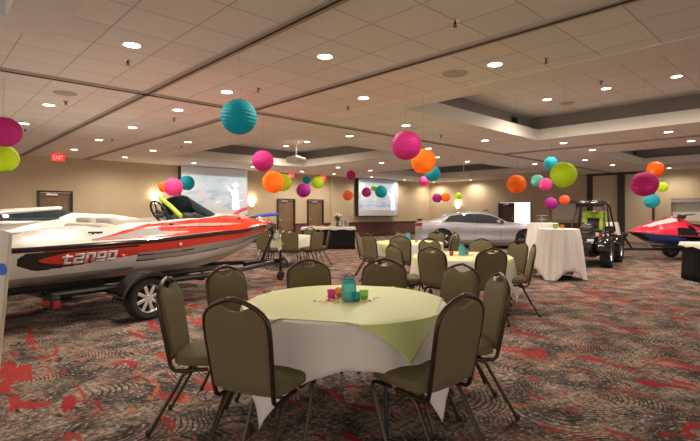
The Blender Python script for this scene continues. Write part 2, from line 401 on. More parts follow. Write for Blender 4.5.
# folded partition wall
b = MB()
def ypan(pa, pb, mi, th=.06, z1=HC-.05):
    y0, y1 = wy(pb), wy(pa); b.box((XW-.04-th/2, (y0+y1)/2, z1/2), (th, y1-y0, z1), mi)
ypan(588, 593.6, 1, .10); ypan(593.6, 619, 0); ypan(619, 625.8, 1, .20); ypan(625.8, 653, 0); ypan(653, 655, 1, .09)
b.box((XW-.09, (PA0+PA1)/2, HC-.06), (.16, PA1-PA0, .10), 1)
struct(b.build('trim_11', [M['panelbeige'], M['darkframe']]))
# ================================================================ CEILING FITTINGS
def downlight_proto():
    r = thing('recessed_downlight', 'x', 'ceiling light')
    b = MB(); b.lathe([(.085, 0), (.085, -.004), (.115, -.010), (.12, -.004), (.12, .002)], n=28, cap=False); b.build('trim_ring', M['trimwhite'], r)
    b = MB(); b.lathe([(0, -.002), (.086, -.002), (.086, .0)], n=28, cap=False); b.build('lens', M['lens'], r)
    l = bpy.data.lights.new('lamp', 'SPOT'); l.energy = LAMP_W; l.color = (1, .85, .68); l.spot_size = math.radians(168); l.spot_blend = .7; l.shadow_soft_size = .09
    lo = bpy.data.objects.new('lamp', l); C.objects.link(lo); lo.parent = r; lo.location = (0, 0, -.03)
    return r
DL = [  # pixel, height, description
 (132, 45, HC, 'largest one, high above the boat side, left of the teal lantern'), (227, 92, HC, 'just above the lone teal lantern'), (325, 56.5, HC, 'alone between the two long ceiling tracks, right of the teal lantern'),
 (49, 105, HC, 'upper of the two above the magenta lantern at the left edge'), (24, 123.5, HC, 'nearest the magenta lantern at the left edge'), (178, 110, HC, 'left of the lone teal lantern, beside a sprinkler'),
 (132.5, 127.5, HC, 'third one left of the teal lantern, towards left wall'), (99, 140, HC, 'middle of the row running to the left exit sign'), (74, 149.5, HC, 'closest to the red exit sign at the left wall'),
 (153, 150.5, HC, 'between the second track and the left wall, farther from the screen'), (125, 157.3, HC, 'close to the left wall beyond the exit sign'), (188, 142, HC, 'above the left end of the large projection screen'),
 (194, 163, HC, 'just in front of the top of the large left screen'), (363.5, 98, HC, 'between the two long tracks, up and left of the big magenta lantern'), (406, 125.5, HC, 'directly above the big magenta lantern'),
 (495, 64.5, HC, 'near the ceiling recess, right of the near round speaker grille'), (547, 99.5, HU, 'leftmost of the three inside the large near ceiling recess'), (606, 88.5, HU, 'middle of the three inside the large near ceiling recess'),
 (676.5, 76.5, HU, 'rightmost of the three inside the large near ceiling recess'), (485, 140.5, HC, 'under the corner of the large near recess, beyond the long track'), (563.5, 143, HC, 'just above the big lime lantern'),
 (592.5, 150, HC, 'beyond the cross track, right of the big lime lantern'), (585, 160, HC, 'second beyond the cross track, right of the lime lantern'), (612.5, 165, HC, 'above the black partition post'),
 (668.5, 132, HC, 'right side, on the near side of the cross track'), (691, 141, HC, 'at the right edge beyond the cross track'), (286, 146, HU, 'left of the first projector pole in the far recess'),
 (307, 142, HU, 'right of the first projector pole in the far recess'), (349.5, 136, HC, 'right of the far recess and the first projector'), (338, 167.5, HC, 'above the buffet table, left of the small magenta lantern'),
 (302, 171.5, HC, 'between the two far red exit signs'), (334, 174, HC, 'right of the second far exit sign'), (381.5, 162.8, HC, 'above the small far screen, right one'), (370.5, 170.5, HC, 'above the small far screen, left one'),
 (371.5, 177, HC, 'lowest, right against the top of the small far screen'), (535, 164, HC, 'left of the small cyan lantern over the cocktail tables'), (428.5, 148.5, HC, 'just above the orange lantern beside the big magenta one'),
 (437, 157.3, HC, 'right edge of the orange lantern, partly hidden'), (467.5, 161.5, HC, 'above the second projector'), (404.5, 180, HC, 'right of the small far screen near the far corner'),
 (433.5, 182, HC, 'below the far teal lantern at the room corner'), (470.5, 180, HC, 'below the second projector above the car'), (669, 168, HC, 'right of the orange lantern over the jet ski'), (253, 167, HC, 'right end of the large left screen, partly behind the magenta lantern')]
pr = None
for (px, py, h, d) in DL:
    p = onh(px, py, h)
    lab = 'recessed ceiling downlight, ' + d
    lab = ' '.join(lab.split()[:16])
    if pr is None: pr = downlight_proto(); o = pr; o.location = p; o['label'] = lab; o['group'] = 'recessed ceiling downlights'
    else: o = dup(pr, p, 0, lab)
    # one bulb object per fitting
# sprinkler heads, speaker grilles
def sprinkler(px, py, d, h=HC, L=.07, pr=[None]):
    p = onh(px, py, h); lab = 'small sprinkler head under the ceiling, ' + d
    if pr[0] is None:
        r = thing('sprinkler_head', lab, 'sprinkler', p, 0, 'ceiling sprinkler heads'); pr[0] = r
        b = MB(); b.lathe([(0, 0), (.045, 0), (.045, -.01), (.02, -.018)], n=16, cap=False); b.build('escutcheon', M['chrome'], r)
        b = MB(); b.tube([(0, 0, -.01), (0, 0, -.045)], .013); b.tube([(-.016, 0, -.035), (-.016, 0, -.065)], .004); b.tube([(.016, 0, -.035), (.016, 0, -.065)], .004)
        b.lathe([(0, -.060), (.022, -.062), (.022, -.066), (0, -.066)], n=12, cap=False); b.build('deflector', M['darkmetal'], r)
    else: dup(pr[0], p, 0, lab)
for px, py, d in [(128, 60, 'beside the largest downlight at upper left'), (258, 88, 'right of the downlight above the teal lantern'), (455, 20, 'near the top, left of the long track'), (546, 58, 'alone between the near track and the near recess'),
        (66, 101, 'right of the left upper downlight'), (174, 118, 'left of the teal lantern'), (112, 139, 'beside a downlight over the boat'), (25, 129, 'over the magenta lantern at the left edge'), (181, 146, 'above the large left screen'),
        (441, 135, 'right of the big magenta lantern'), (452, 156, 'left of the second projector pole'), (483, 161, 'right of the second projector pole'), (348, 106, 'left of the high middle downlight'), (601, 81, 'above the middle recess downlight')]:
    sprinkler(px, py, d, HU if py == 81 else HC)
for px, py, h, d in [(65, 93, HC, 'over the boat near the cross track'), (455, 73.5, HC, 'near the top middle, left of a downlight'), (567, 103, HU, 'inside the large near recess')]:
    r = tag(MB().lathe([(0, -.012), (.14, -.012), (.165, -.008), (.17, 0)], n=32, cap=False).build('ceiling_speaker', mat('speaker_grille', (.62, .58, .52), .7, nscale=400, namt=.5), None, onh(px, py, h)),
        'flat round speaker grille in the ceiling, ' + d, 'speaker', 'ceiling speakers')
# vents on the recess sides
def vent(p, rz, lab):
    r = thing('air_vent', lab, 'vent', p, rz, 'air vents in the ceiling recesses')
    b = MB()
    for q in (-1, 1): b.box((q*.15, 0, 0), (.02, .02, .2)); b.box((0, 0, q*.09), (.32, .02, .02))
    b.build('vent_frame', M['plasticgray'], r)
    b = MB(); b.box((0, .008, 0), (.29, .004, .17), 0)
    for q in range(7): b.box((0, -.002, -.07+q*.0235), (.28, .016, .005), 1, rot=R3('X', 30))
    b.build('louvres', [M['black'], M['plasticgray']], r)
vent((11.1, 5.685, 3.67), 0, 'dark louvred air vent on the side of the large near recess')
vent((21.0, 5.685, 3.67), 0, 'small dark air vent on the far right recess above the orange lantern')
# exit signs
def exit_sign(p, rz, w_, lab, txt='EXIT'):
    r = thing('exit_sign', lab, 'exit sign', p, rz)
    h = w_*.62
    b = MB(); b.box((0, 0, 0), (w_, .05, h), bev=.008); b.build('housing', M['exitbox'], r)
    b = MB(); v, f = text_pts(txt)
    b.add([((x-.5)*w_*.78, -.032, (y-.5)*h*.56) for x, y in v], f); b.build('lettering', M['exit'], r, solid=.006)
    b = MB(); b.box((0, 0, h/2+.015), (.1, .05, .03)); b.build('ceiling_mount', M['trimwhite'], r)
M['exitbox'] = mat('exit_housing', (.7, .12, .10), .4, emis=(1, .02, .02), es=.55)
p = onh(58, 157.5, 3.05); exit_sign((p.x, p.y, 3.05), 0, .36, 'glowing red EXIT sign under the ceiling above the boats')
p = onh(292, 174.5, 3.08); exit_sign((d1[0]+.45, YW-.5, 3.07), 0, .36, 'left one of two far red EXIT signs, above the brown doors')
exit_sign((d2[1]-.35, YW-.4, 3.07), 0, .36, 'right one of two far red EXIT signs, nearer the flower table')
# ---------------------------------------------------------------- screens
def screen_mat(name, seed):
    m = bpy.data.materials.new(name); m.use_nodes = True; nt = m.node_tree; p = nt.nodes['Principled BSDF']
    p.inputs['Base Color'].default_value = (.25, .25, .25, 1); p.inputs['Roughness'].default_value = .9
    tc = _n(nt, 'ShaderNodeTexCoord').outputs['Object']
    mp = _n(nt, 'ShaderNodeMapping'); mp.inputs['Location'].default_value = (seed, 0, seed); mp.inputs['Scale'].default_value = (1, 1, 2.1); nt.links.new(tc, mp.inputs[0])
    no = _n(nt, 'ShaderNodeTexNoise'); no.inputs['Scale'].default_value = 1.5; no.inputs['Detail'].default_value = 5; nt.links.new(mp.outputs[0], no.inputs['Vector'])
    cr = _n(nt, 'ShaderNodeValToRGB'); e = cr.color_ramp.elements
    e[0].position = .3; e[0].color = (.55, .25, .22, 1); e[1].position = .7; e[1].color = (.85, .95, 1, 1)
    for q, c in ((.42, (.25, .38, .65)), (.5, (.50, .68, .75)), (.56, (.85, .48, .42)), (.62, (.40, .70, .78))): x = e.new(q); x.color = (*c, 1)
    nt.links.new(no.outputs['Fac'], cr.inputs[0])
    sp = _n(nt, 'ShaderNodeSeparateXYZ'); nt.links.new(tc, sp.inputs[0])
    g = _n(nt, 'ShaderNodeMapRange'); g.inputs[1].default_value = -.3; g.inputs[2].default_value = .6; nt.links.new(sp.outputs[2], g.inputs[0])
    c2 = mixc(nt, mth(nt, 'MULTIPLY', g.outputs[0], .6), cr.outputs[0], (.72, .90, .92))
    nt.links.new(c2, p.inputs['Emission Color']); p.inputs['Emission Strength'].default_value = .62
    return m
M['scrwhite'] = mat('screen_fabric', (.55, .58, .60), .85, emis=(.75, .85, .95), es=.05)
M['fig'] = emat('projected_white', (.72, .86, 1), .85); M['figblue'] = emat('projected_blue', (.42, .62, .95), .65)
def screen(X0, X1, z0, z1, zi0, zi1, lab, seed, figx):
    r = thing('projection_screen', lab, 'projection screen', ((X0+X1)/2, YW-.30, (z0+z1)/2)); w_ = X1-X0; h = z1-z0; c = (z0+z1)/2
    b = MB(); b.box((0, .15, 0), (w_, .27, h-.02)); b.build('dark_box', M['darkframe'], r)  # dark box filling the gap between fabric and wall
    b = MB(); b.box((0, 0, 0), (w_, .02, h)); b.build('screen_fabric', M['scrwhite'], r)
    b = MB(); b.tube([(-w_/2-.03, -.01, -h/2), (w_/2+.03, -.01, -h/2)], .025); b.build('weight_bar', M['black'], r)
    b = MB(); b.box((0, 0, 0), (w_-.08, .006, zi1-zi0)); im = b.build('projected_image', screen_mat('projected_%d' % seed, seed), r, loc=(0, -.014, (zi0+zi1)/2-c))
    # a pale figure in a wide hat within the picture
    s = (zi1-zi0); fx = figx*w_
    b = MB()
    def el(cx, cz, rx, rz_, mi, n=20): b.add([(fx+cx*s+rx*s*math.cos(2*PI*k/n), -.0045, cz*s+rz_*s*math.sin(2*PI*k/n)) for k in range(n)], [list(range(n))], mi)
    def pg(pts, mi): b.add([(fx+x*s, -.0040, z*s) for x, z in pts], [list(range(len(pts)))], mi)
    pg([(-.12, -.5), (-.10, -.1), (-.07, .08), (.0, .14), (.08, .08), (.11, -.1), (.15, -.5)], 1)
    pg([(-.04, -.12), (-.09, .06), (-.27, .22), (-.29, .18), (-.15, .03), (-.1, -.12)], 0)
    el(0, .20, .055, .08, 0); el(0, .25, .12, .035, 0); el(0, .28, .065, .06, 0); pg([(-.07, -.1), (-.05, .07), (.05, .07), (.07, -.1)], 0)
    b.build('projected_figure', [M['fig'], M['figblue']], im)
screen(wx(178), wx(243.8), 1.22, 3.20, 1.47, 2.86, 'large projection screen on the back wall behind the red boat bow', 1, .30)
screen(wx(354.8), wx(393.5), 1.14, 3.18, 1.46, 2.98, 'smaller far projection screen right of the flower table', 4, .36)
# projectors
def projector(x, y, z, rz, lab):
    r = thing('ceiling_projector', lab, 'projector', (x, y, z), rz)
    b = MB(); b.box((0, 0, 0), (.58, .44, .19), bev=.04); b.build('body', M['projector'], r)
    b = MB(); b.lathe([(0, 0), (.045, 0), (.05, .03), (.05, .05)], c=(.12, .22, 0), n=20, rot=R3('X', -90), cap=False); b.lathe([(0, .052), (.036, .052), (.045, .04)], c=(.12, .22, 0), n=20, rot=R3('X', -90), cap=False, mi=1)
    b.build('lens_barrel', [M['plasticgray'], M['glass_dark']], r)
    b = MB(); b.tube([(0, 0, .09), (0, 0, HU-z-.02)], .024); b.lathe([(0, 0), (.09, 0), (.09, -.02), (.03, -.05)], c=(0, 0, HU-z), n=20, cap=False); b.build('pole', M['trimwhite'], r)
    b = MB(); b.box((0, 0, .125), (.24, .2, .03), bev=.008)
    for sx in (-1, 1):
        for sy in (-1, 1): b.tube([(sx*.1, sy*.08, .125), (sx*.22, sy*.17, .07)], .01)
    b.build('bracket', M['trimwhite'], r)
p = onh(296, 160, 3.18); projector(p.x, p.y, 3.18, .3, 'white projector on a pole in the recess, nearer the large left screen')
p = onh(463.5, 175.5, 3.12); projector(p.x, p.y, 3.12, .3, 'far white projector on a pole, above the silver car')
# sconces
def sconce(p, rz, lab):
    r = thing('wall_sconce', lab, 'wall lamp', p, rz)
    b = MB(); P = []
    for i in range(8):
        t = i/7; P.append([((.06+.10*t)*math.cos(q), -(.04+.10*t)*math.sin(q)-.0, -.12+.24*t) for q in [PI*k/14 for k in range(15)]])
    b.grid(P); b.build('shade', M['sconce'], r, solid=.006)
    b = MB(); b.box((0, .0, -.06), (.12, .03, .2), bev=.008); b.build('back_plate', M['bronze'], r)
    l = bpy.data.lights.new('lamp', 'POINT'); l.energy = 14; l.color = (1, .78, .45); l.shadow_soft_size = .05
    lo = bpy.data.objects.new('lamp', l); C.objects.link(lo); lo.parent = r; lo.location = (0, -.06, .22)
sconce((wx(155), YW-.02, 1.80), 0, 'glowing wall sconce left of the large screen, above the steering wheel')
sconce((wx(251.5), YW-.02, 1.72), 0, 'glowing wall sconce right of the large screen, above the boat bow')
sconce((XW-.02, wy(458), 1.68), -PI/2, 'glowing wall sconce above the roof of the silver car')

# ================================================================ TABLES AND CHAIRS
def cloth_mesh(r, zt, a, rot, off, flare, rip, nr, seed=0, n=288, zmin=.012, drift=0):
    P = []; rnd = random.Random(seed); ph = [rnd.uniform(0, 6.28) for _ in range(4)]
    tops = [0.001, .25, .5, .75, .93, .985]
    hang = [k/9 for k in range(1, 10)]
    cols = [[] for _ in range(len(tops)+1+len(hang))]
    for j in range(n):
        q = 2*PI*j/n; qq = q-rot; L = a/max(abs(math.cos(qq)), abs(math.sin(qq)))
        rr = min(r, L); i = 0
        for t in tops: cols[i].append((t*rr*math.cos(q), t*rr*math.sin(q), zt)); i += 1
        hl = max(0, L-r); R0 = rr+off*(1 if hl > 0 else 0)
        cols[i].append((R0*math.cos(q), R0*math.sin(q), zt-min(.008, hl))); i += 1
        for t in hang:
            d = t*hl
            wv = rip*min(1, d/.3)*(math.sin(nr*q+ph[0])*.6+.4*math.sin((nr*1.7//1)*q+ph[1]))
            rad = R0+flare*d+wv*(1 if hl > .02 else 0)+.008*math.sin(min(1, d/.03)*PI/2)
            z = max(zmin, zt-.008-d) if hl > .01 else zt-min(.008, hl)
            cols[i].append((rad*math.cos(q), rad*math.sin(q), z)); i += 1
    b = MB(); b.grid([[p for p in c] for c in cols], wrapj=True)
    return b
def round_table(c, rot, lab, r=.68, h=.745, legs=True):
    t = thing('round_table', lab, 'table', (c.x, c.y, 0), rot, 'round banquet tables')
    b = MB(); b.lathe([(0, h-.03), (r-.015, h-.03), (r, h-.02), (r, h-.008), (r-.01, h), (0, h)], n=64, cap=False); b.build('tabletop', M['tabletop'], t)
    for s in (-1, 1):
        for q in (-1, 1):
            b = MB(); b.tube([(s*.36, 0, h-.05), (s*.36, q*.12, h-.08), (s*.37, q*.30, h-.30), (s*.39, q*.33, .012)], .014); b.build('leg', M['black'], t)
        b = MB(); b.tube([(s*.372, -.31, .35), (s*.372, .31, .35)], .011); b.tube([(s*.36, 0, h-.06), (s*.10, 0, h-.045)], .01); b.build('cross_brace', M['black'], t)
    return t
def make_chair():
    t = thing('banquet_chair', 'x', 'chair', (0, 0, 0), 0, 'olive banquet chairs')
    # seat
    def seat():
        P = []; n = 40
        for (sc, z) in ((.0, .425), (.90, .425), (.98, .432), (1.0, .45), (.995, .468), (.96, .482), (.85, .491), (.5, .497), (0.001, .498)):
            row = []
            for j in range(n):
                q = 2*PI*j/n; c, s_ = math.cos(q), math.sin(q); e = .42
                x = .212*math.copysign(abs(c)**e, c); y = .215*math.copysign(abs(s_)**e, s_)
                x *= 1-.05*(1 if y < 0 else 0)*abs(y)/.215
                row.append((x*max(sc, .001), y*max(sc, .001)+.01, z))
            P.append(row)
        b = MB(); b.grid(P, wrapj=True); return b
    seat().build('seat', M['fabric'], t)
    def yb(z): return -.205-(max(0, z-.40)/.54)*.095      # lean of the back
    def hw(z):                                            # half width of the arch at height z
        if z < .80: return .178+.018*min(1, max(0, (z-.42)/.3))
        q = min(1, (z-.80)/.135); return .196*math.sqrt(max(0, 1-q**2.1))*.55+.196*(1-q**2.6)*.45
    # frame: one bent tube from the seat rail up over the arch
    zs = [.405, .45, .55, .65, .74, .80, .84, .87, .893, .91, .922, .929]
    L = [(-hw(z), yb(z), z) for z in zs] + [(0, yb(.938), .938)]
    pts = [(-.178, -.03, .402), (-.18, -.12, .395), (-.179, -.18, .393), (-.178, -.203, .412)]+L[1:]; pts = pts+[(-x, y, z) for x, y, z in pts[::-1][1:]]
    b = MB(); b.tube(pts, .0125, 10); b.build('back_frame', M['bronze'], t)
    # upholstered back with a handle opening under the arch
    def panel_top(x):     # dips in the middle
        a = abs(x)/.19
        lim = None
        for z in [.80+.0025*k for k in range(60)]:
            if hw(z) < abs(x)+.006: lim = z; break
        if lim is None: lim = .93
        return lim-.006-(.058*math.cos(PI*x/.22)**1.3 if abs(x) < .108 else 0)
    b = MB(); nx, nz = 32, 18
    def side(sgn):
        P = []
        for i in range(nz+1):
            row = []
            for j in range(nx+1):
                u = -1+2*j/nx; z0 = .455; x = u*(.174+.012*min(1, i/nz*2)); zt_ = panel_top(x); z = z0+(zt_-z0)*i/nz
                x = u*(hw(min(z, .80))-.006) if z < .8 else x
                ed = min(1, (1-abs(u))/.12)*min(1, min(i, nz-i)/2.0)
                th = .010+.014*math.sqrt(max(0, ed))
                row.append((x, yb(z)+sgn*th*(1.25 if sgn > 0 else .8), z))
            P.append(row)
        return P
    A = side(1); B = side(-1); b.grid(A); b.grid(B)
    ba = [A[0][j] for j in range(nx+1)]+[A[i][nx] for i in range(1, nz+1)]+[A[nz][j] for j in range(nx-1, -1, -1)]+[A[i][0] for i in range(nz-1, 0, -1)]
    bb = [B[0][j] for j in range(nx+1)]+[B[i][nx] for i in range(1, nz+1)]+[B[nz][j] for j in range(nx-1, -1, -1)]+[B[i][0] for i in range(nz-1, 0, -1)]
    b.grid([ba, bb], wrapj=True); b.build('backrest', M['fabric'], t)
    for s in (-1, 1):
        b = MB(); b.tube([(s*.178, .06, .404), (s*.182, .17, .404), (s*.184, .195, .395), (s*.185, .198, .375), (s*.187, .17, .29), (s*.195, .05, .012)], .0115); lg = b.build('leg', M['bronze'], t)
        b = MB(); b.lathe([(0, 0), (.015, 0), (.015, .03), (.012, .03)], c=(s*.195, .047, 0), n=10, cap=False); b.build('rubber_foot', M['black'], lg)
        b = MB(); b.tube([(s*.178, .02, .402), (s*.180, -.08, .398), (s*.182, -.13, .372), (s*.195, -.335, .012)], .0115); lg = b.build('leg', M['bronze'], t)
        b = MB(); b.lathe([(0, 0), (.015, 0), (.015, .03), (.012, .03)], c=(s*.195, -.338, 0), n=10, cap=False); b.build('rubber_foot', M['black'], lg)
    b = MB(); b.tube([(-.178, .15, .405), (.178, .15, .405)], .010); b.tube([(-.178, -.10, .40), (.178, -.10, .40)], .010); b.tube([(0, -.10, .40), (0, .15, .405)], .008); b.build('seat_frame', M['bronze'], t)
    return t
chair0 = make_chair(); used = []
def chair(x, z, th, lab, back=False):
    p = W(x, z)
    if not used: used.append(1); chair0.location = p; chair0.rotation_euler.z = RZ(th); chair0['label'] = lab; return chair0
    return dup(chair0, p, RZ(th), lab)
T1 = W(-.03, 3.28); T2 = W(1.59, 6.65); T3 = W(1.2, 9.65); T5 = W(-1.62, 12.2)
G = 'olive and bronze banquet chair, '
for x, z, th, d in [
  (-.90, 3.06, 88, 'left of the nearest table, seen side on'), (-.465, 2.60, 23, 'largest, nearest camera left, back towards us'), (.40, 2.66, -41, 'nearest on the right, dark back towards us'),
  (.755, 3.26, -94, 'right side of nearest table, white spot in its handle'), (-.75, 3.57, 123, 'far left of nearest table, in front of the wheel'), (-.27, 3.95, 159, 'far side of nearest table, left of the jar'),
  (.275, 4.02, -172, 'far side of nearest table, right of the jar'), (.69, 3.72, 235, 'far right of nearest table, under the second table'),
  (.84, 6.44, 62, 'left side of second table, dark back'), (1.19, 6.0, 40, 'near left of second table, dark back before the cloth'), (1.65, 5.89, -10, 'near right of second table, dark back before the cloth'),
  (2.19, 6.36, -75, 'right end of second table, nearer of the pair'), (2.30, 6.99, -115, 'right end of second table, farther of the pair'), (1.985, 7.33, -150, 'far side of second table below the car door'), (1.40, 7.42, 160, 'far side of second table, hidden by a dark one'),
  (.58, 9.22, 50, 'left of third table, dark back'), (.44, 9.85, 100, 'left end of third table, turned away from dark one'), (1.0, 8.80, 18, 'near side of third table, dark back'), (1.22, 10.50, 180, 'far side of third table behind its jar'),
  (1.80, 10.30, -148, 'far right of third table, under the car tail'), (1.93, 9.80, -100, 'right of third table, pale front facing left'), (1.78, 9.08, -55, 'near right of third table behind the second table'),
  (-1.98, 11.50, 28, 'at the boat bow, left of farthest table'), (-1.42, 11.38, 2, 'near side of farthest table, dark back'), (-.98, 11.62, -42, 'near right of farthest table before the black skirt'), (-.82, 12.15, -95, 'right of farthest table, its back catching light'),
  (-1.95, 12.98, 160, 'far side of farthest table, left one'), (-1.25, 13.02, -155, 'far side of farthest table, right one')]:
    o = chair(x, z, th, ' '.join((G+d).split()))
    if 'white spot' in d:
        b = MB(); b.lathe([(0, .006), (.017, .005), (.018, 0), (0, 0)], c=(.0, -.262, .905), n=16, rot=R3('X', -90), cap=False); b.tube([(0, -.262, .905), (0, -.292, .921)], .004, 6); b.build('handle_tag', M['trimwhite'], o)
def dress(c, yaw_w, yaw_g, name, r=.68, leg=0, zt=.749):
    round_table(c, leg, 'round folding banquet table with black legs, ' + name)
    o = cloth_mesh(r+.003, zt, .925, 0, .008, .10, .016, 15, seed=int(c.x*10)).build('tablecloth', M['linen'], None, (c.x, c.y, 0), solid=.003, rz=yaw_w); tag(o, 'white square tablecloth hanging in folds, ' + name, 'tablecloth', 'white tablecloths')
    o = cloth_mesh(r+.004, zt+.004, .648, 0, .022, .17, .004, 9, seed=int(c.x*7)).build('table_overlay', M['overlay'], None, (c.x, c.y, 0), solid=.002, rz=yaw_g); tag(o, 'lime green satin overlay cloth with a hanging corner, ' + name, 'table overlay', 'lime green overlays')
def yawfor(bear):     # world z-rotation so a cloth corner points at this camera-frame bearing (0 = away, clockwise)
    d = W(math.sin(math.radians(bear)), math.cos(math.radians(bear))); return math.atan2(d.y, d.x)-PI/4
dress(T1, yawfor(180-50), yawfor(180-30), 'nearest table', leg=RZ(20)); dress(T2, yawfor(120), yawfor(150), 'second table in front of the car', leg=.3)
dress(T3, yawfor(175), yawfor(130), 'third table left of the second', leg=.8); dress(T5, yawfor(170), yawfor(185), 'farthest table beyond the boat bow', leg=.2)
# centrepieces
def gmat(n_, c): return mat(n_, c, .08, trans=.75, ior=1.3, spec=.6)
M['g_aqua'] = gmat('aqua_glass', (.25, .78, .82)); M['g_pink'] = gmat('pink_glass', (.85, .15, .50)); M['g_teal'] = gmat('teal_glass', (.10, .65, .68)); M['g_green'] = gmat('green_glass', (.55, .85, .22)); M['g_orange'] = gmat('orange_glass', (.95, .55, .25))
M['g_clear'] = gmat('clear_glass', (.8, .85, .82)); M['wax'] = mat('wax', (.8, .74, .6), .5)
def jar(p, s, lab, gm=None):
    r = thing('mason_jar', lab, 'jar', p)
    b = MB(); b.lathe([(0, 0), (.036*s, 0), (.041*s, .006), (.042*s, .09*s), (.038*s, .108*s), (.029*s, .12*s), (.029*s, .137*s), (.026*s, .137*s), (.026*s, .12*s), (.035*s, .105*s), (.038*s, .09*s), (.037*s, .01), (0, .008)], n=28, cap=False); b.build('glass_body', gm or M['g_aqua'], r)
    b = MB(); b.tube([(.031*s*math.cos(q), .031*s*math.sin(q), .124*s) for q in [2*PI*k/20 for k in range(20)]], .0016, closed=True)
    b.tube([(.031*s*math.cos(q), 0, .124*s+.035*s*math.sin(q)) for q in [PI*k/14 for k in range(15)]], .0014); b.build('wire_handle', M['darkmetal'], r)
def votive(p, m, lab, s=1):
    r = thing('votive_holder', lab, 'candle holder', p)
    b = MB(); b.lathe([(0, 0), (.024*s, 0), (.027*s, .004), (.031*s, .062*s), (.029*s, .062*s), (.0245*s, .008), (0, .007)], n=24, cap=False); b.build('glass_cup', m, r)
    b = MB(); b.lathe([(0, .009), (.019*s, .009), (.019*s, .026), (0, .026)], n=18, cap=False); b.build('candle', M['wax'], r)
zc = .756
def ontab(px, py, h=zc): return onh(px, py, h)
def onhh(px, py): p = onh(px, py, zc); return (p.x, p.y, zc)
jar(onhh(349, 300.5), 1.22, 'taller aqua blue glass jar with wire handle on the nearest table')
votive(onhh(331.5, 298.5), M['g_pink'], 'pink glass votive holder on the nearest table'); votive(onhh(339.5, 296.5), M['g_orange'], 'orange glass votive holder left of the blue jar on nearest table')
votive(onhh(356, 301), M['g_teal'], 'teal glass votive holder right of the blue jar on nearest table'); votive(onhh(364, 299), M['g_green'], 'green glass votive holder at right on the nearest table')
jar((T2.x, T2.y, zc), 1.1, 'aqua glass jar on the second table before the car'); p = W(1.43, 6.6, zc); votive(p, M['g_pink'], 'pink glass votive holder on the second table'); p = W(1.68, 6.75, zc); votive(p, M['g_teal'], 'teal glass votive holder beside the second table jar')
jar((T3.x, T3.y, zc), 1.3, 'aqua glass jar on the third table'); p = W(1.36, 9.6, zc); votive(p, M['g_green'], 'green glass votive holder on the third table')
for dx, k in ((-.16, 'left'), (.0, 'middle'), (.16, 'right')):
    q = W(-1.72+dx, 12.1, zc); jar(q, 1.1, 'pale glass jar on the farthest table, %s of three' % k, M['g_clear'])
cc = [('red', (.6, .03, .05)), ('orange', (.85, .3, .04)), ('pink', (.8, .12, .35)), ('yellow', (.85, .65, .1)), ('plum', (.25, .04, .12))]
cms = [mat('petal_'+a, c, .6) for a, c in cc]
for q, (T, name) in enumerate(((T1, 'nearest'), (T2, 'second'))):
    b = MB()
    for k in range(90):
        a = random.uniform(0, 2*PI); rr = random.uniform(.05, .21)*1.05; c = Vector((rr*math.cos(a)*1.15, rr*math.sin(a)*.9, zc+.003)); s_ = random.uniform(.006, .012); a2 = random.uniform(0, 6)
        pts = [c+Vector((s_*math.cos(a2+t*2*PI/6)*(1 if t % 3 else 1.5), s_*math.sin(a2+t*2*PI/6), random.uniform(0, .004))) for t in range(6)]
        b.add(pts, [list(range(6))], random.randrange(5))
    tag(b.build('petal_confetti', cms, None, (T.x, T.y, 0), solid=.0015), 'scatter of red orange and yellow petals on the %s table' % name, 'confetti', kind='stuff')
# cocktail tables
def cocktail(c, h, lab, clab, a=1.27, rot=0, flare=.12, seed=3):
    t = thing('cocktail_table', lab, 'table', (c.x, c.y, 0), 0, 'tall cocktail tables')
    b = MB(); b.lathe([(0, h-.03), (.375, h-.03), (.38, h-.02), (.38, h-.008), (.37, h), (0, h)], n=48, cap=False); b.build('tabletop', M['tabletop'], t)
    b = MB(); b.tube([(0, 0, .03), (0, 0, h-.03)], .035, 14); b.build('post', M['black'], t)
    for k in range(4):
        q = PI/4+k*PI/2; b = MB(); b.tube([(0, 0, .06), (.28*math.cos(q), .28*math.sin(q), .018)], .018); b.build('leg', M['black'], t)
    o = cloth_mesh(.384, h+.004, a, 0, .008, flare, .028, 14, seed=seed).build('tablecloth', M['linen'], None, (c.x, c.y, 0), solid=.003, rz=rot); tag(o, clab, 'tablecloth', 'cloths on the cocktail tables')
c1 = W(4.33, 9.72); c2 = W(5.62, 13.6); c3 = W(7.75, 14.3)
cocktail(c1, 1.02, 'tall round cocktail table in front of the black buggy', 'long white cloth on the cocktail table before the black buggy', a=1.20, rot=yawfor(180-12-45+8))
cocktail(c2, 1.05, 'tall round cocktail table beside the nose of the silver car', 'long white cloth on the cocktail table beside the car nose', a=1.30, rot=.4, seed=5)
cocktail(c3, 1.05, 'tall round cocktail table behind the black buggy', 'long white cloth on the cocktail table behind the black buggy', a=1.30, rot=.9, seed=8)
votive(W(4.22, 9.6, 1.027), M['g_green'], 'green glass votive on the front cocktail table', 1.5); votive(W(4.42, 9.75, 1.027), M['g_orange'], 'orange glass votive on the front cocktail table', 1.3); votive(W(4.33, 9.9, 1.027), M['g_pink'], 'pink glass votive on the front cocktail table', 1.2)
r = thing('tiered_stand', 'small white tiered stand on the cocktail table by the car', 'tray stand', W(5.55, 13.55, 1.057))
b = MB(); b.lathe([(0, 0), (.06, 0), (.05, .01), (.01, .015), (.01, .2), (0, .2)], n=16, cap=False); b.build('stem', M['linen'], r)
for z_, q in ((.10, .10), (.2, .14)):
    b = MB(); b.lathe([(0, z_), (q, z_), (q+.01, z_+.012), (0, z_+.006)], n=24, cap=False); b.build('tray', M['linen'], r)
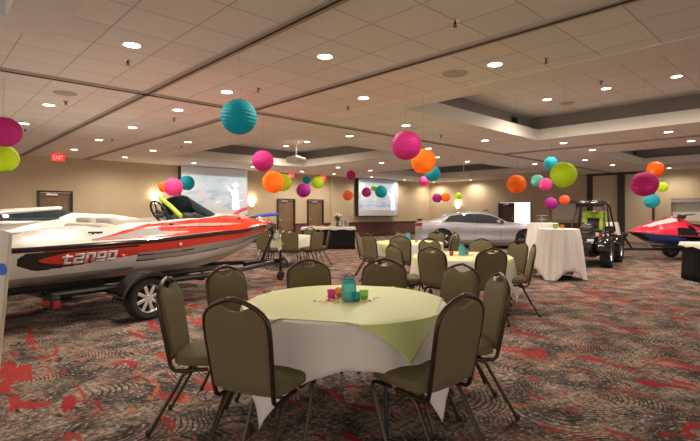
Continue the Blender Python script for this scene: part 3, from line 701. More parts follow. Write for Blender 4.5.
# skirted tables
def skirted(c, rz, w_, d, h, lab, slab, clab, cl=.55):
    t = thing('folding_table', lab, 'table', (c.x, c.y, 0), rz)
    b = MB(); b.box((0, 0, h-.015), (w_, d, .03), bev=.006); b.build('tabletop', M['tabletop'], t)
    for sx in (-1, 1):
        for sy in (-1, 1): b = MB(); b.tube([(sx*(w_/2-.2), sy*(d/2-.08), h-.03), (sx*(w_/2-.2), sy*(d/2-.08), .01)], .014); b.build('leg', M['darkmetal'], t)
    n = 260; per = []; P0 = []
    def rr(u, ex):
        hx, hy = w_/2+ex, d/2+ex; rc = .05; L = 4*(hx+hy); s = u*L
        for (x0, y0, x1, y1) in ((-hx, -hy, hx, -hy), (hx, -hy, hx, hy), (hx, hy, -hx, hy), (-hx, hy, -hx, -hy)):
            l = math.hypot(x1-x0, y1-y0)
            if s <= l+1e-9: return (x0+(x1-x0)*s/l, y0+(y1-y0)*s/l)
            s -= l
        return (-hx, -hy)
    P = []
    for k in range(7):
        tt = k/6; row = []
        for j in range(n):
            x, y = rr(j/n, .012+.012*tt+(.012+.006*tt)*math.sin(j*2*PI/n*52)); row.append((x, y, h-.012-(h-.025)*tt))
        P.append(row)
    b = MB(); b.grid(P, wrapj=True); o = b.build('table_skirt', M['blackcloth'], None, (c.x, c.y, 0), solid=.003, rz=rz); tag(o, slab, 'table skirt')
    b = MB(); Q = []
    for i in range(13):
        u = -1+2*i/12; row = []
        for j in range(31):
            v = -1+2*j/30; x = v*(w_/2+.035); y = u*(d/2+.05); z = h+.003
            row.append((x, y, z if abs(u) < .9 else z-.002))
        Q.append(row)
    b.grid(Q)
    E = []
    for k in range(5):
        row = []
        for j in range(200):
            x, y = rr(j/200, .045+.006*k+.006*math.sin(j*.9)*k/4); row.append((x, y, h+.003-.022*k*(1+.15*math.sin(j*.33))))
        E.append(row)
    b.grid(E, wrapj=True); o = b.build('tablecloth', M['linen'], None, (c.x, c.y, 0), solid=.003, rz=rz); tag(o, clab, 'tablecloth')
cB = W(-.80, 17.6); rB = RZ(0)
skirted(cB, rB, 1.9, .76, .80, 'long buffet table before the far brown doors', 'black pleated skirt around the far buffet table', 'white cloth topping the far buffet table')
cR = W(7.40, 9.15)
skirted(cR, RZ(8), 1.25, .7, .76, 'long table at the right edge near the jet ski', 'black pleated skirt on the table at the right edge', 'white cloth topping the table at the right edge')
def onB(x, y, z=.806): R = Matrix.Rotation(rB, 3, 'Z'); q = R @ Vector((x, y, 0)); return (cB.x+q.x, cB.y+q.y, z)
r = thing('flower_vase', 'vase of cream flowers and green leaves on the buffet table', 'flowers', onB(.33, .05))
b = MB(); b.lathe([(0, 0), (.06, 0), (.075, .06), (.045, .16), (.06, .2), (.05, .2), (0, .02)], n=20, cap=False); b.build('vase', mat('green_vase', (.05, .16, .06), .3), r)
b = MB()
for k in range(70):
    a = random.uniform(0, 6.28); e = random.uniform(.3, 1.5); L = random.uniform(.15, .32); d = Vector((math.cos(a)*math.cos(e), math.sin(a)*math.cos(e), math.sin(e))); p0 = Vector((0, 0, .2)); q = d.cross(Vector((0, 0, 1))).normalized()*.03
    b.add([p0, p0+d*L*.6+q, p0+d*L, p0+d*L*.6-q], [[0, 1, 2, 3]])
b.build('foliage', mat('leaf', (.06, .16, .04), .6), r)
for k in range(9):
    a = k*2.4; rr_ = .04+.018*k; b = MB()
    for q in range(3): b.lathe([(0, 0), (.03-.006*q, .012), (.045-.01*q, .035), (.03-.008*q, .06), (0, .045)], c=(rr_*math.cos(a), rr_*math.sin(a), .46-.012*k+q*.006), n=9, cap=False)
    b.build('bloom', mat('bloom_%d' % k, [(.75, .68, .45), (.8, .6, .5), (.78, .75, .65)][k % 3], .7), r)
def frame(p, rz, lab, w_=.22, h=.3, col=(.45, .35, .45)):
    r = thing('picture_stand', lab, 'sign', p, rz)
    b = MB(); R = R3('X', -12)
    for s in (-1, 1): b.box((s*w_/2, .03, h/2), (.02, .015, h), rot=Matrix.Identity(3)); b.box((0, .03, h/2+s*(h/2-.01)), (w_, .015, .02))
    b.tube([(0, .03, h*.8), (0, .13, .008)], .008); b.build('stand_frame', M['trimwhite'], r)
    b = MB(); b.box((0, .034, h/2), (w_-.01, .006, h-.02)); b.build('picture', mat('printed_card', col, .5, nscale=12, namt=.7), r)
frame(onB(.62, .1), rB, 'upright framed card at the right end of the buffet table')
frame(onB(.50, -.02), rB, 'tall clear card holder right of the buffet flowers', .12, .36, (.6, .58, .5))
fm = [mat('food_%d' % k, c, .7, nscale=60, namt=.4) for k, c in enumerate([(.6, .38, .15), (.65, .28, .12), (.7, .6, .4), (.35, .2, .1)])]
for k, (x, y, nm) in enumerate([(-.62, -.05, 'far left of the buffet'), (-.28, -.12, 'left of the buffet flowers'), (.08, -.14, 'in front of the buffet flowers'), (.40, -.20, 'below the card holders on the buffet')]):
    r = thing('serving_tray', 'white oval tray of small pastries, '+nm, 'food tray', onB(x, y), rB, 'food trays on the buffet')
    b = MB(); b.lathe([(0, 0), (.11, 0), (.15, .02), (.145, .024), (.1, .006), (0, .006)], n=24, cap=False); b.build('tray', M['linen'], r)
    b = MB()
    for q in range(14):
        a = q*2.4; rr_ = .03*math.sqrt(q); b.lathe([(0, 0), (.022, .004), (.026, .016), (.015, .03), (0, .033)], c=(rr_*math.cos(a), rr_*math.sin(a), .008+.012*(q % 3)), n=10, cap=False)
    tag(b.build('pastries', fm[k], r), None, None, kind='stuff')
# small counter with framed card behind the boat bow
cS = pxz(280, 19.0)
frame((cS.x, cS.y, 0), RZ(0), 'small board sign standing on the floor beyond the boat bow', .5, 1.1, (.4, .2, .25)) if False else None
# ================================================================ WHEELS
def wheel(parent, c, r, wd, rr, mrim, spokes=5, lugs=0, name='wheel', out=1):
    RY = R3('Y', 90)
    h = wd/2
    prof = [(rr, -h*.75), (rr+.01, -h*.9), (r*.86, -h), (r*.96, -h*.82), (r, -h*.5), (r, h*.5), (r*.96, h*.82), (r*.86, h), (rr+.01, h*.9), (rr, h*.75), (rr, -h*.75)]
    b = MB(); b.lathe(prof, c=c, n=48, rot=RY, cap=False)
    if lugs:
        for k in range(lugs):
            for s in (-1, 1):
                q = 2*PI*(k+(.5 if s > 0 else 0))/lugs; R = Matrix.Rotation(q, 3, 'X')
                p = Vector(c)+R @ Vector((s*wd*.25, 0, r)); b.box(p, (wd*.46, r*.13, r*.11), rot=R @ R3('Z', s*25))
    t = b.build(name, M['tread'], parent)
    b = MB(); x = c[0]+out*h*.55
    b.lathe([(rr+.002, -h*.8), (rr-.012, -h*.6), (rr-.012, h*.6), (rr+.002, h*.8)], c=c, n=40, rot=RY, cap=False)
    b.lathe([(0, 0), (rr*.95, 0)], c=(c[0]-out*h*.2, c[1], c[2]), n=30, rot=RY, cap=False, mi=1)
    b.lathe([(0, .02), (rr*.22, .018), (rr*.26, 0), (rr*.26, -.03)], c=(x, c[1], c[2]), n=20, rot=R3('Y', 90*out), cap=False)
    for k in range(spokes):
        q = 2*PI*k/spokes+.3; R = Matrix.Rotation(q, 3, 'X')
        b.box(Vector((x-out*.012, c[1], c[2]))+R @ Vector((0, 0, rr*.58)), (.028, rr*.26, rr*.82), rot=R, bev=.006)
    b.build('rim', [mrim, M['black']], t)
    return t
# ================================================================ BOATS
BL = 4.7
def wr(s): return ip([(0, .97), (.3, 1.02), (2.4, 1.05), (3.3, .97), (3.9, .78), (4.3, .54), (4.55, .30), (4.66, .14), (4.7, .03)], s)
def zr(s): return ip([(0, .95), (1.5, .98), (3, 1.05), (4, 1.12), (4.7, 1.17)], s)
def wc(s): return ip([(0, .84), (2.4, .86), (3.2, .72), (3.9, .45), (4.3, .24), (4.6, .07), (4.7, .012)], s)
def zc_(s): return ip([(0, .60), (2, .62), (3, .70), (3.8, .84), (4.4, .99), (4.7, 1.09)], s)
def zk(s): return ip([(0, .40), (2.8, .40), (3.5, .50), (4.1, .68), (4.5, .90), (4.7, 1.10)], s)
def zd(s): return ip([(0, .995), (.45, 1.03), (.95, 1.12), (1.55, 1.21), (2.6, 1.27), (3.2, 1.325), (4.0, 1.29), (4.5, 1.22), (4.7, 1.19)], s)
def hullp(s, h, off=0):      # h 0 chine .. 1 rail
    w0, w1, z0, z1 = wc(s), wr(s), zc_(s), zr(s); e = h**.75
    return (w0+(w1-w0)*e+.02*math.sin(PI*h)+off, s, z0+(z1-z0)*h)
def deckp(s, v):             # v 0 rail .. 1 coaming / centre line
    a, b = wr(s), zr(s)+.035; cw = a*(.60 if s < 3.0 else .60*max(0.0, 1-(s-3.0)/1.9)); 
    pts = [(0, a-.005, b), (.08, a-.03, b+.03), (.55, a-(a-cw)*.45, b+(zd(s)-b)*.72), (1, cw, zd(s))]
    for (v0, x0, y0), (v1, x1, y1) in zip(pts, pts[1:]):
        if v <= v1: t = (v-v0)/(v1-v0); return (x0+(x1-x0)*t, s, y0+(y1-y0)*t)
    return (cw, s, zd(s))
def make_boat(name, label, cat, loc, rz, style):
    r = thing(name, label, cat, loc, rz)
    NS = 261; S = [BL*i/(NS-1) for i in range(NS)]
    def hc(s, h):
        if style == 'plain': return 3 if h > .93 else (0 if h > .25 or s > 3 else 2)
        if h > .94: return 3
        w_ = .02*math.sin(s*3)
        if s < 1.45:
            top = .90; bot = .30+.26*max(0, (s-.2)/1.25)**1.3+ (0 if s > .3 else (.3-s)*1.2)
            if .10+.9*max(0, abs(h-.62)-.06)**1.6 < s and bot < h < top:
                if s > .30 and abs(h-.64) < .21*min(1, (s-.30)/.35)**.6: return 1
                return 3
            if h >= top: return 1 if s > .35 else 0
            if s > .6 and bot-.10 < h <= bot: return 0
            return 0 if h > .12 else 2
        if h > .60+.06*math.sin((s-1.4)*1.1): return 1
        if .50 < h < .56+.03*math.sin(s*2.5) and s < 2.3: return 3
        if h > .30+.10*(s/4.7): return 2
        if h > .27+.10*(s/4.7): return 3
        return 0
    NH = 44
    P = []
    for s in S:
        row = [(x, s, zk(s)+(zc_(s)-zk(s))*(x/max(wc(s), 1e-4))**.85 if x > 0 else zk(s)) for x in [wc(s)*k/5 for k in range(6)]]
        row += [hullp(s, k/NH) for k in range(1, NH+1)]; P.append(row)
    b = MB(); mi = lambda i, j: (0 if j < 5 else hc((S[i]+S[i+1])/2, (j-4.5)/NH))
    b.grid(P, mi); b.grid([[(-x, y, z) for x, y, z in row] for row in P], mi)
    tr = P[0]; b.add(tr+[(-x, y, z) for x, y, z in tr[::-1]], [list(range(len(tr)*2))], 0)
    mats = [M['white'], M['red'], M['grayhull'], M['blackgel']]
    hull = b.build('hull', mats, r)
    # rub rail
    b = MB()
    for sg in (-1, 1): b.tube([(sg*(wr(s)+.006), s, zr(s)+.012) for s in S[::3]]+[(0, BL+.01, zr(BL)+.012)], .022, 8)
    b.tube([(-wr(0), 0, zr(0)+.012), (wr(0), 0, zr(0)+.012)], .022)
    b.build('rub_rail', M['blackgel'], r)
    # deck with cockpit well
    c0, c1 = (1.35, 3.0)
    def dc(s, v):
        if style == 'plain': return 0
        if s < .86: return 0
        q = s-.86
        lo = max(0, .05-.02*q)
        if q < .95:
            f = .10+.58*q; th = .05+.24*q
            if f < v < f+th: return 1
            if lo < v < .05+.05*q: return 1
            if v < f and v > .05+.05*q: return 2
            return 0
        if lo < v < min(.93, .84+.1*(q-.95)):
            c = .40+.12*math.sin((s-1.2)*2.1)
            if q < 1.35 and .11 < v < .30-.35*(q-.95): return 2
            if 1.9 < s < 3.3 and abs(v-c) < .085*math.sin((s-1.9)/1.4*PI): return 2
            if 1.9 < s < 2.9 and c-.14 < v < c-.10: return 3
            if 3.1 < s < 4.2 and abs(v-.72+.18*(s-3.1)) < .05*math.sin((s-3.1)/1.1*PI): return 2
            return 1
        if s > 1.9 and v < lo+.02: return 2
        if s > 3.2 and v < .88: return 1
        return 0
    P = []; NV = 44
    for s in S:
        row = [deckp(s, k/NV) for k in range(NV+1)]; cw = row[-1][0]; z = zd(s)
        if c0 < s < c1: row += [(cw-.05, s, z+.005), (cw-.08, s, z-.06), (cw-.12, s, .78), (0, s, .76)]
        else:
            cr_ = .03 if s > c1 else .02+.03*math.sin(min(1, s/1.3)*PI)
            row += [(cw*.85, s, z+cr_*.4), (cw*.6, s, z+cr_*.8), (cw*.3, s, z+cr_), (0, s, z+cr_)]
        P.append(row)
    def dmi(i, j):
        s = (S[i]+S[i+1])/2
        if j < NV: return dc(s, (j+.5)/NV)
        if c0 < s < c1: return 0 if j == NV else 4
        return (1 if (s > 3.4 and j < NV+2 and style != 'plain') else 0)
    b = MB(); b.grid(P, dmi); b.grid([[(-x, y, z) for x, y, z in row] for row in P], dmi)
    tr = P[0]; b.add(tr+[(-x, y, z) for x, y, z in tr[::-1]], [list(range(len(tr)*2))], 0)
    dk = b.build('deck', mats+[M['tan']], r)
    # cockpit: dash, seats, wheel
    for sx in (-1, 1):
        b = MB(); b.box((sx*.30, 1.62, .98), (.44, .45, .16), bev=.04); b.box((sx*.30, 1.42, 1.12), (.44, .12, .36), bev=.04, rot=R3('X', 8)); b.build('seat', M['tan'], r)
    b = MB(); b.box((0, 1.30, 1.10), (1.1, .24, .24), bev=.08); b.build('rear_bench', M['tan'], r)
    b = MB(); b.box((.3, 2.72, 1.16), (.62, .34, .34), bev=.06, rot=R3('X', -18)); b.build('dash', M['black'], r)
    b = MB(); R = R3('X', -62); c = Vector((.40, 2.12, 1.37 if style != 'plain' else 1.05))
    b.tube([c+R @ Vector((.18*math.cos(q), .18*math.sin(q), 0)) for q in [2*PI*k/28 for k in range(28)]], .017, 8, closed=True)
    for q in (0.1, PI-.1, -PI/2): b.tube([c+R @ Vector((0, 0, -.03)), c+R @ Vector((.18*math.cos(q), .18*math.sin(q), 0))], .012)
    b.lathe([(0, .01), (.05, .0), (.055, -.03), (0, -.04)], c=c, n=16, rot=R, cap=False); b.tube([c, c+Vector((0, .22, -.10))], .025)
    b.build('steering_wheel', M['black'], r)
    # windshield
    if style != 'plain':
        b = MB(); Pw = []; k1 = 25
        for i in range(9):
            t = i/8; row = []
            for k in range(k1):
                q = -PI/2+PI*k/(k1-1); x = (.60-.14*t)*math.sin(q); y = 3.30-.46*(1-math.cos(q))-.55*t*math.cos(q)**.5 if math.cos(q) > 0 else 3.30-.46
                z = 1.29+.03*math.cos(q)+(.31*max(0, math.cos(q))**.6+.01)*t; row.append((x, y, z))
            Pw.append(row)
        b.grid(Pw); ws = b.build('windshield', M['smoke'], r, solid=.008)
        b = MB(); b.tube([Vector(p) for p in Pw[-1]], .010, 8); b.tube([Vector(p)+Vector((0, 0, -.005)) for p in Pw[0]], .012, 8); b.build('windshield_trim', M['black'], ws)
        b = MB(); b.box((.64, 1.98, 1.31), (.05, .11, .06), bev=.02); b.tube([(.60, 1.98, 1.27), (.63, 1.98, 1.30)], .012); b.build('side_mirror', M['black'], r)
        # cleats and vents
        for s in (1.0, 3.9):
            x, y, z = deckp(s, .62); b = MB(); b.box((x, y, z+.02), (.03, .17, .02), bev=.006); b.box((x, y-.03, z+.005), (.02, .02, .03)); b.box((x, y+.03, z+.005), (.02, .02, .03)); b.build('cleat', M['black'], r)
        for s, v in ((2.05, .62), (3.35, .55)):
            x, y, z = deckp(s, v); b = MB(); b.lathe([(0, .02), (.03, .018), (.035, 0)], c=(x, y, z), n=16, cap=False); b.build('filler_cap', M['blackgel'], r)
        G_ = {'t': [(.30, 0, .58, 1), (0, .62, 1, .84), (.30, 0, 1, .2)], 'a': [(0, .80, 1, 1), (.72, 0, 1, 1), (0, 0, 1, .2), (0, 0, .28, .58), (0, .42, 1, .60)], 'n': [(0, 0, .30, 1), (.70, 0, 1, 1), (0, .78, 1, 1)],
              'g': [(0, .80, 1, 1), (0, .30, .28, 1), (.72, 0, 1, 1), (0, .30, 1, .46), (0, 0, 1, .16)], 'o': [(0, 0, 1, .22), (0, .78, 1, 1), (0, 0, .30, 1), (.70, 0, 1, 1)]}
        for sg in (1, -1):
            b = MB()
            for k, ch in enumerate('tango'):
                for (xa, ya, xb, yb_) in G_[ch]:
                    q = []
                    for x, y in ((xa, ya), (xb, ya), (xb, yb_), (xa, yb_)):
                        u = (k+.06+.88*x+.10*y)/5.1; u = u if sg > 0 else 1-u
                        p3 = hullp(.52+.66*u, .45+.33*y, .013); q.append((p3[0]*sg, p3[1], p3[2]))
                    b.add(q, [[0, 1, 2, 3]])
            b.build('name_lettering', M['lettergray'], hull, solid=.006)
        b = MB(); b.tube([(0, BL-.28, 1.16+.08), (0, BL-.22, 1.27), (0, BL-.10, 1.255), (0, BL-.04, 1.19)], .010); b.build('bow_eye', M['chrome'], r)
        x, y, z = hullp(2.05, .78, .01); b = MB(); b.lathe([(0, .006), (.022, .004), (.024, 0)], c=(x, y, z), n=14, rot=R3('Y', 90), cap=False); b.build('hull_fitting', M['chrome'], hull)
        b = MB(); b.box((.45, -.10, .50), (.26, .26, .26), bev=.05); b.box((0, -.16, .44), (.22, .34, .2), bev=.05); b.build('jet_nozzle', M['black'], r)
        b = MB(); b.box((0, -.16, .72), (1.5, .34, .05), bev=.02); b.build('swim_platform', M['white'], r)
    return r
M['smoke'] = mat('smoked_acrylic', (.025, .05, .06), .06, trans=.35, ior=1.2, spec=.7)
M['lettergray'] = mat('letter_silver', (.62, .62, .64), .35)
BO = W(-4.41, 5.49); BT = 36.0
boat = make_boat('speedboat', 'red and white speedboat with block lettering, resting on the black trailer', 'boat', (BO.x, BO.y, 0), RZ(BT), 'race')
B2 = W(-7.35, 6.35)
boat2 = make_boat('speedboat', 'white boat with a white arch framing dark glass, behind the red one', 'boat', (B2.x, B2.y, 0), RZ(38), 'plain')
# arch windshield of the second boat
Pw = []
for i in range(7):
    t = i/6; Pw.append([((.98-.10*t)*math.sin(q), 3.45-2.0*(1-math.cos(q))-.38*t*math.cos(q), 1.25+(.17+.02*math.cos(q))*t*max(.12, math.cos(q)**.5 if math.cos(q) > 0 else .12)) for q in [-PI/2+PI*k/30 for k in range(31)]])
b = MB(); b.grid(Pw); ws = b.build('windshield', M['smoke'], boat2, solid=.01)
b = MB(); b.tube([Vector(p) for p in Pw[-1]], .035, 10); b.build('windshield_arch', M['white'], ws)
b = MB(); b.tube([Vector(p) for p in Pw[0]], .02, 8); b.build('windshield_trim', M['black'], ws)
# squiggle of red script on the second boat's side
b = MB(); pts = []
for k in range(60):
    t = k/59; s = 2.05+.42*t; x, y, z = hullp(s, .72+.14*math.sin(t*34)*(1-.3*t)); pts.append((x+.012, y, z))
b.tube(pts, .011, 6); pts = [hullp(2.0+.5*k/10, .52+.05*math.sin(k*.3), .012) for k in range(11)]; b.tube(pts, .009, 6); b.build('red_script', M['red'], boat2)
def stand2(s): 
    b = MB()
    for sx in (-1, 1):
        b.tube([(sx*.62, s, .46), (sx*.75, s, .02)], .03); b.box((sx*.6, s, .475), (.3, .16, .03), bev=.01, rot=R3('Y', -sx*16))
    b.tube([(-.7, s, .18), (.7, s, .18)], .02); return b
# trailer of the second boat
t2 = thing('boat_trailer', 'dark trailer holding the white boat at far left', 'trailer', (B2.x, B2.y, 0), RZ(38))
for sx in (-1, 1):
    b = MB(); b.box((sx*.62, 1.9, .34), (.07, 3.6, .09)); b.build('side_rail', M['darkmetal'], t2)
    wheel(t2, (sx*1.02, 1.4, .27), .27, .17, .16, M['chrome'], out=sx)
    b = MB(); b.box((sx*.42, 1.9, .40), (.09, 3.0, .05), rot=R3('Y', -sx*18)); b.build('bunk', M['black'], t2)
b = MB(); b.box((0, 1.4, .27), (2.0, .06, .06)); b.build('axle', M['darkmetal'], t2)
b = MB(); b.box((0, 4.2, .34), (.08, 1.6, .08)); b.box((0, 3.5, .34), (1.3, .07, .07)); b.tube([(0, 4.9, .34), (0, 4.9, .02)], .03); b.build('tongue', M['darkmetal'], t2)
# main trailer
tr = thing('boat_trailer', 'black trailer with chrome spoked wheels under the red boat', 'trailer', (BO.x, BO.y, 0), RZ(BT))
WY = 1.46
for sx in (-1, 1):
    b = MB(); b.tube([(sx*.80, .50, .40), (sx*.80, 3.0, .40), (sx*.62, 3.5, .39), (sx*.10, 4.75, .38)], .042, 8); b.build('side_rail', M['darkmetal'], tr)
    wheel(tr, (sx*1.18, WY, .275), .275, .19, .175, M['chrome'], spokes=8, out=sx)
    b = MB(); Pf = []
    for k in range(17):
        q = PI*(.02+.96*k/16); R_ = .335
        yy, zz = WY+R_*math.cos(q)*1.12, .275+R_*math.sin(q)
        Pf.append([(sx*1.05, yy, zz-.04), (sx*1.06, yy, zz), (sx*1.29, yy, zz), (sx*1.30, yy, zz-.05)])
    b.grid(Pf); fd = b.build('fender', M['blackgel'], tr, solid=.012)
    b = MB(); b.box((sx*1.18, WY+.52, .36), (.24, .30, .03), bev=.008); b.box((sx*.99, WY-.3, .36), (.34, .05, .05)); b.box((sx*.99, WY+.42, .36), (.34, .05, .05)); b.build('fender_step', M['black'], tr)
    b = MB(); b.box((sx*.50, 1.7, .455), (.10, 3.2, .06), rot=R3('Y', -sx*22)); 
    for s in (.5, 2.8): b.tube([(sx*.50, s, .44), (sx*.50, s, .36)], .02)
    b.build('bunk', M['black'], tr)
    b = MB(); b.box((sx*.90, .47, .34), (.26, .09, .15), bev=.015); tl = b.build('light_housing', M['black'], tr)
    b = MB(); b.box((sx*.90, .42, .33), (.18, .02, .08), bev=.006); b.box((sx*1.035, .47, .325), (.012, .07, .08), bev=.003); b.build('tail_light', M['tail'], tl)
b = MB(); b.box((0, WY, .275), (2.2, .06, .06)); b.build('axle', M['darkmetal'], tr)
for s in (.56, 1.3, 2.6): b = MB(); b.box((0, s, .36), (1.6, .06, .06)); b.build('cross_member', M['darkmetal'], tr)
b = MB(); b.box((0, 4.60, .38), (.09, .95, .09)); b.lathe([(0, 0), (.05, .01), (.05, .06), (0, .08)], c=(0, 5.10, .37), n=12, cap=False); b.build('tongue', M['darkmetal'], tr)
b = MB(); b.tube([(0, 4.55, .40), (0, 4.86, .95)], .035); b.tube([(0, 4.86, .95), (0, 4.78, 1.10)], .03); b.box((0, 4.76, 1.05), (.14, .10, .08), bev=.02); ps = b.build('winch_post', M['darkmetal'], tr)
b = MB(); b.lathe([(.03, -.05), (.08, -.05), (.08, -.045), (.03, -.04), (.03, .04), (.08, .045), (.08, .05), (.03, .05)], c=(0, 4.95, .86), n=18, rot=R3('Y', 90), cap=False); b.tube([(.05, 4.95, .86), (.12, 4.95, .86), (.12, 5.0, .72), (.17, 5.0, .72)], .010); b.build('winch', M['chrome'], ps)
b = MB(); b.tube([(.10, 4.98, .60), (.10, 4.98, .14)], .028); b.tube([(.10, 4.98, .60), (.2, 4.98, .62)], .01); b.tube([(.0, 4.98, .38), (.10, 4.98, .38)], .02); jk = b.build('jack', M['darkmetal'], tr); 
b = MB(); b.lathe([(0, -.03), (.085, -.03), (.09, 0), (.085, .03), (0, .03)], c=(.10, 4.98, .09), n=20, rot=R3('Y', 90), cap=False); b.build('jack_wheel', M['rubber'], jk)
b = MB()
rnd = random.Random(4)
for k in range(46):
    t = k/45; x = .92-.85*t; y = .40-.72*t+.05*math.sin(t*9); z = .26-.55*t*(1-t)+.12*t
    q = [(x+.028*math.cos(a)*(1 if k % 2 else .4), y+.035*math.sin(a), z+.02*math.cos(a)*(.3 if k % 2 else 1)+.012) for a in [2*PI*i/8 for i in range(8)]]; b.tube(q, .007, 5, closed=True)
b.build('safety_chain', M['darkmetal'], tr)
# pool noodles lying on the boat
def noodle(pa, pb, r_, m, lab):
    pa, pb = Vector(pa), Vector(pb); b = MB(); d = (pb-pa).normalized(); 
    b.tube([pa+(pb-pa)*t+Vector((0, 0, .02*math.sin(t*PI))) for t in [k/10 for k in range(11)]], r_, 14)
    tag(b.build('pool_noodle', m), lab, 'pool noodle', 'pool noodles')
def bw(x, y, z): q = Matrix.Rotation(RZ(BT), 3, 'Z') @ Vector((x, y, z)); return Vector((BO.x+q.x, BO.y+q.y, q.z))
def vpt(px, py, z_): h = H-(py-HOR)*z_/F; q = pxz(px, z_); return Vector((q.x, q.y, h))
noodle(vpt(159, 197.5, 7.6), vpt(181, 216.5, 7.2), .032, M['lime'], 'lime green foam pool noodle propped inside the speedboat cockpit')
noodle(vpt(232, 216.5, 8.9), vpt(246, 208.5, 9.6), .032, M['redfoam'], 'red foam pool noodle sticking up from the boat bow')
noodle(vpt(250, 218.5, 9.2), vpt(277, 214.2, 9.9), .034, M['bluefoam'], 'blue foam pool noodle poking out past the boat bow')
# display board at the left edge
r = thing('display_board', 'tall white board leaning at the left edge of the boat', 'board', (0, 0, 0))
p = W(-3.30, 4.1); r.location = (p.x, p.y, 0); r.rotation_euler.z = RZ(12)
b = MB(); R = R3('Y', 13) @ R3('X', 6)
b.box(R @ Vector((0, 0, .66)), (.55, .035, 1.28), bev=.016, rot=R); pn = b.build('board_panel', M['creamboard'] if 'creamboard' in M else M['white'], r)
b = MB(); b.lathe([(0, 0), (.05, 0), (.05, .004), (0, .004)], c=R @ Vector((.235, -.022, .98)), n=20, rot=R @ R3('X', 90), cap=False); b.build('blue_dot', M['bluefoam'], pn)
b = MB()
for sx in (-.24, -.02): b.tube([R @ Vector((sx, .02, 1.0)), (sx-.2, .36, .02)], .014)
b.tube([(-.43, .34, .10), (-.21, .34, .10)], .01); b.build('stand', M['darkmetal'], r)

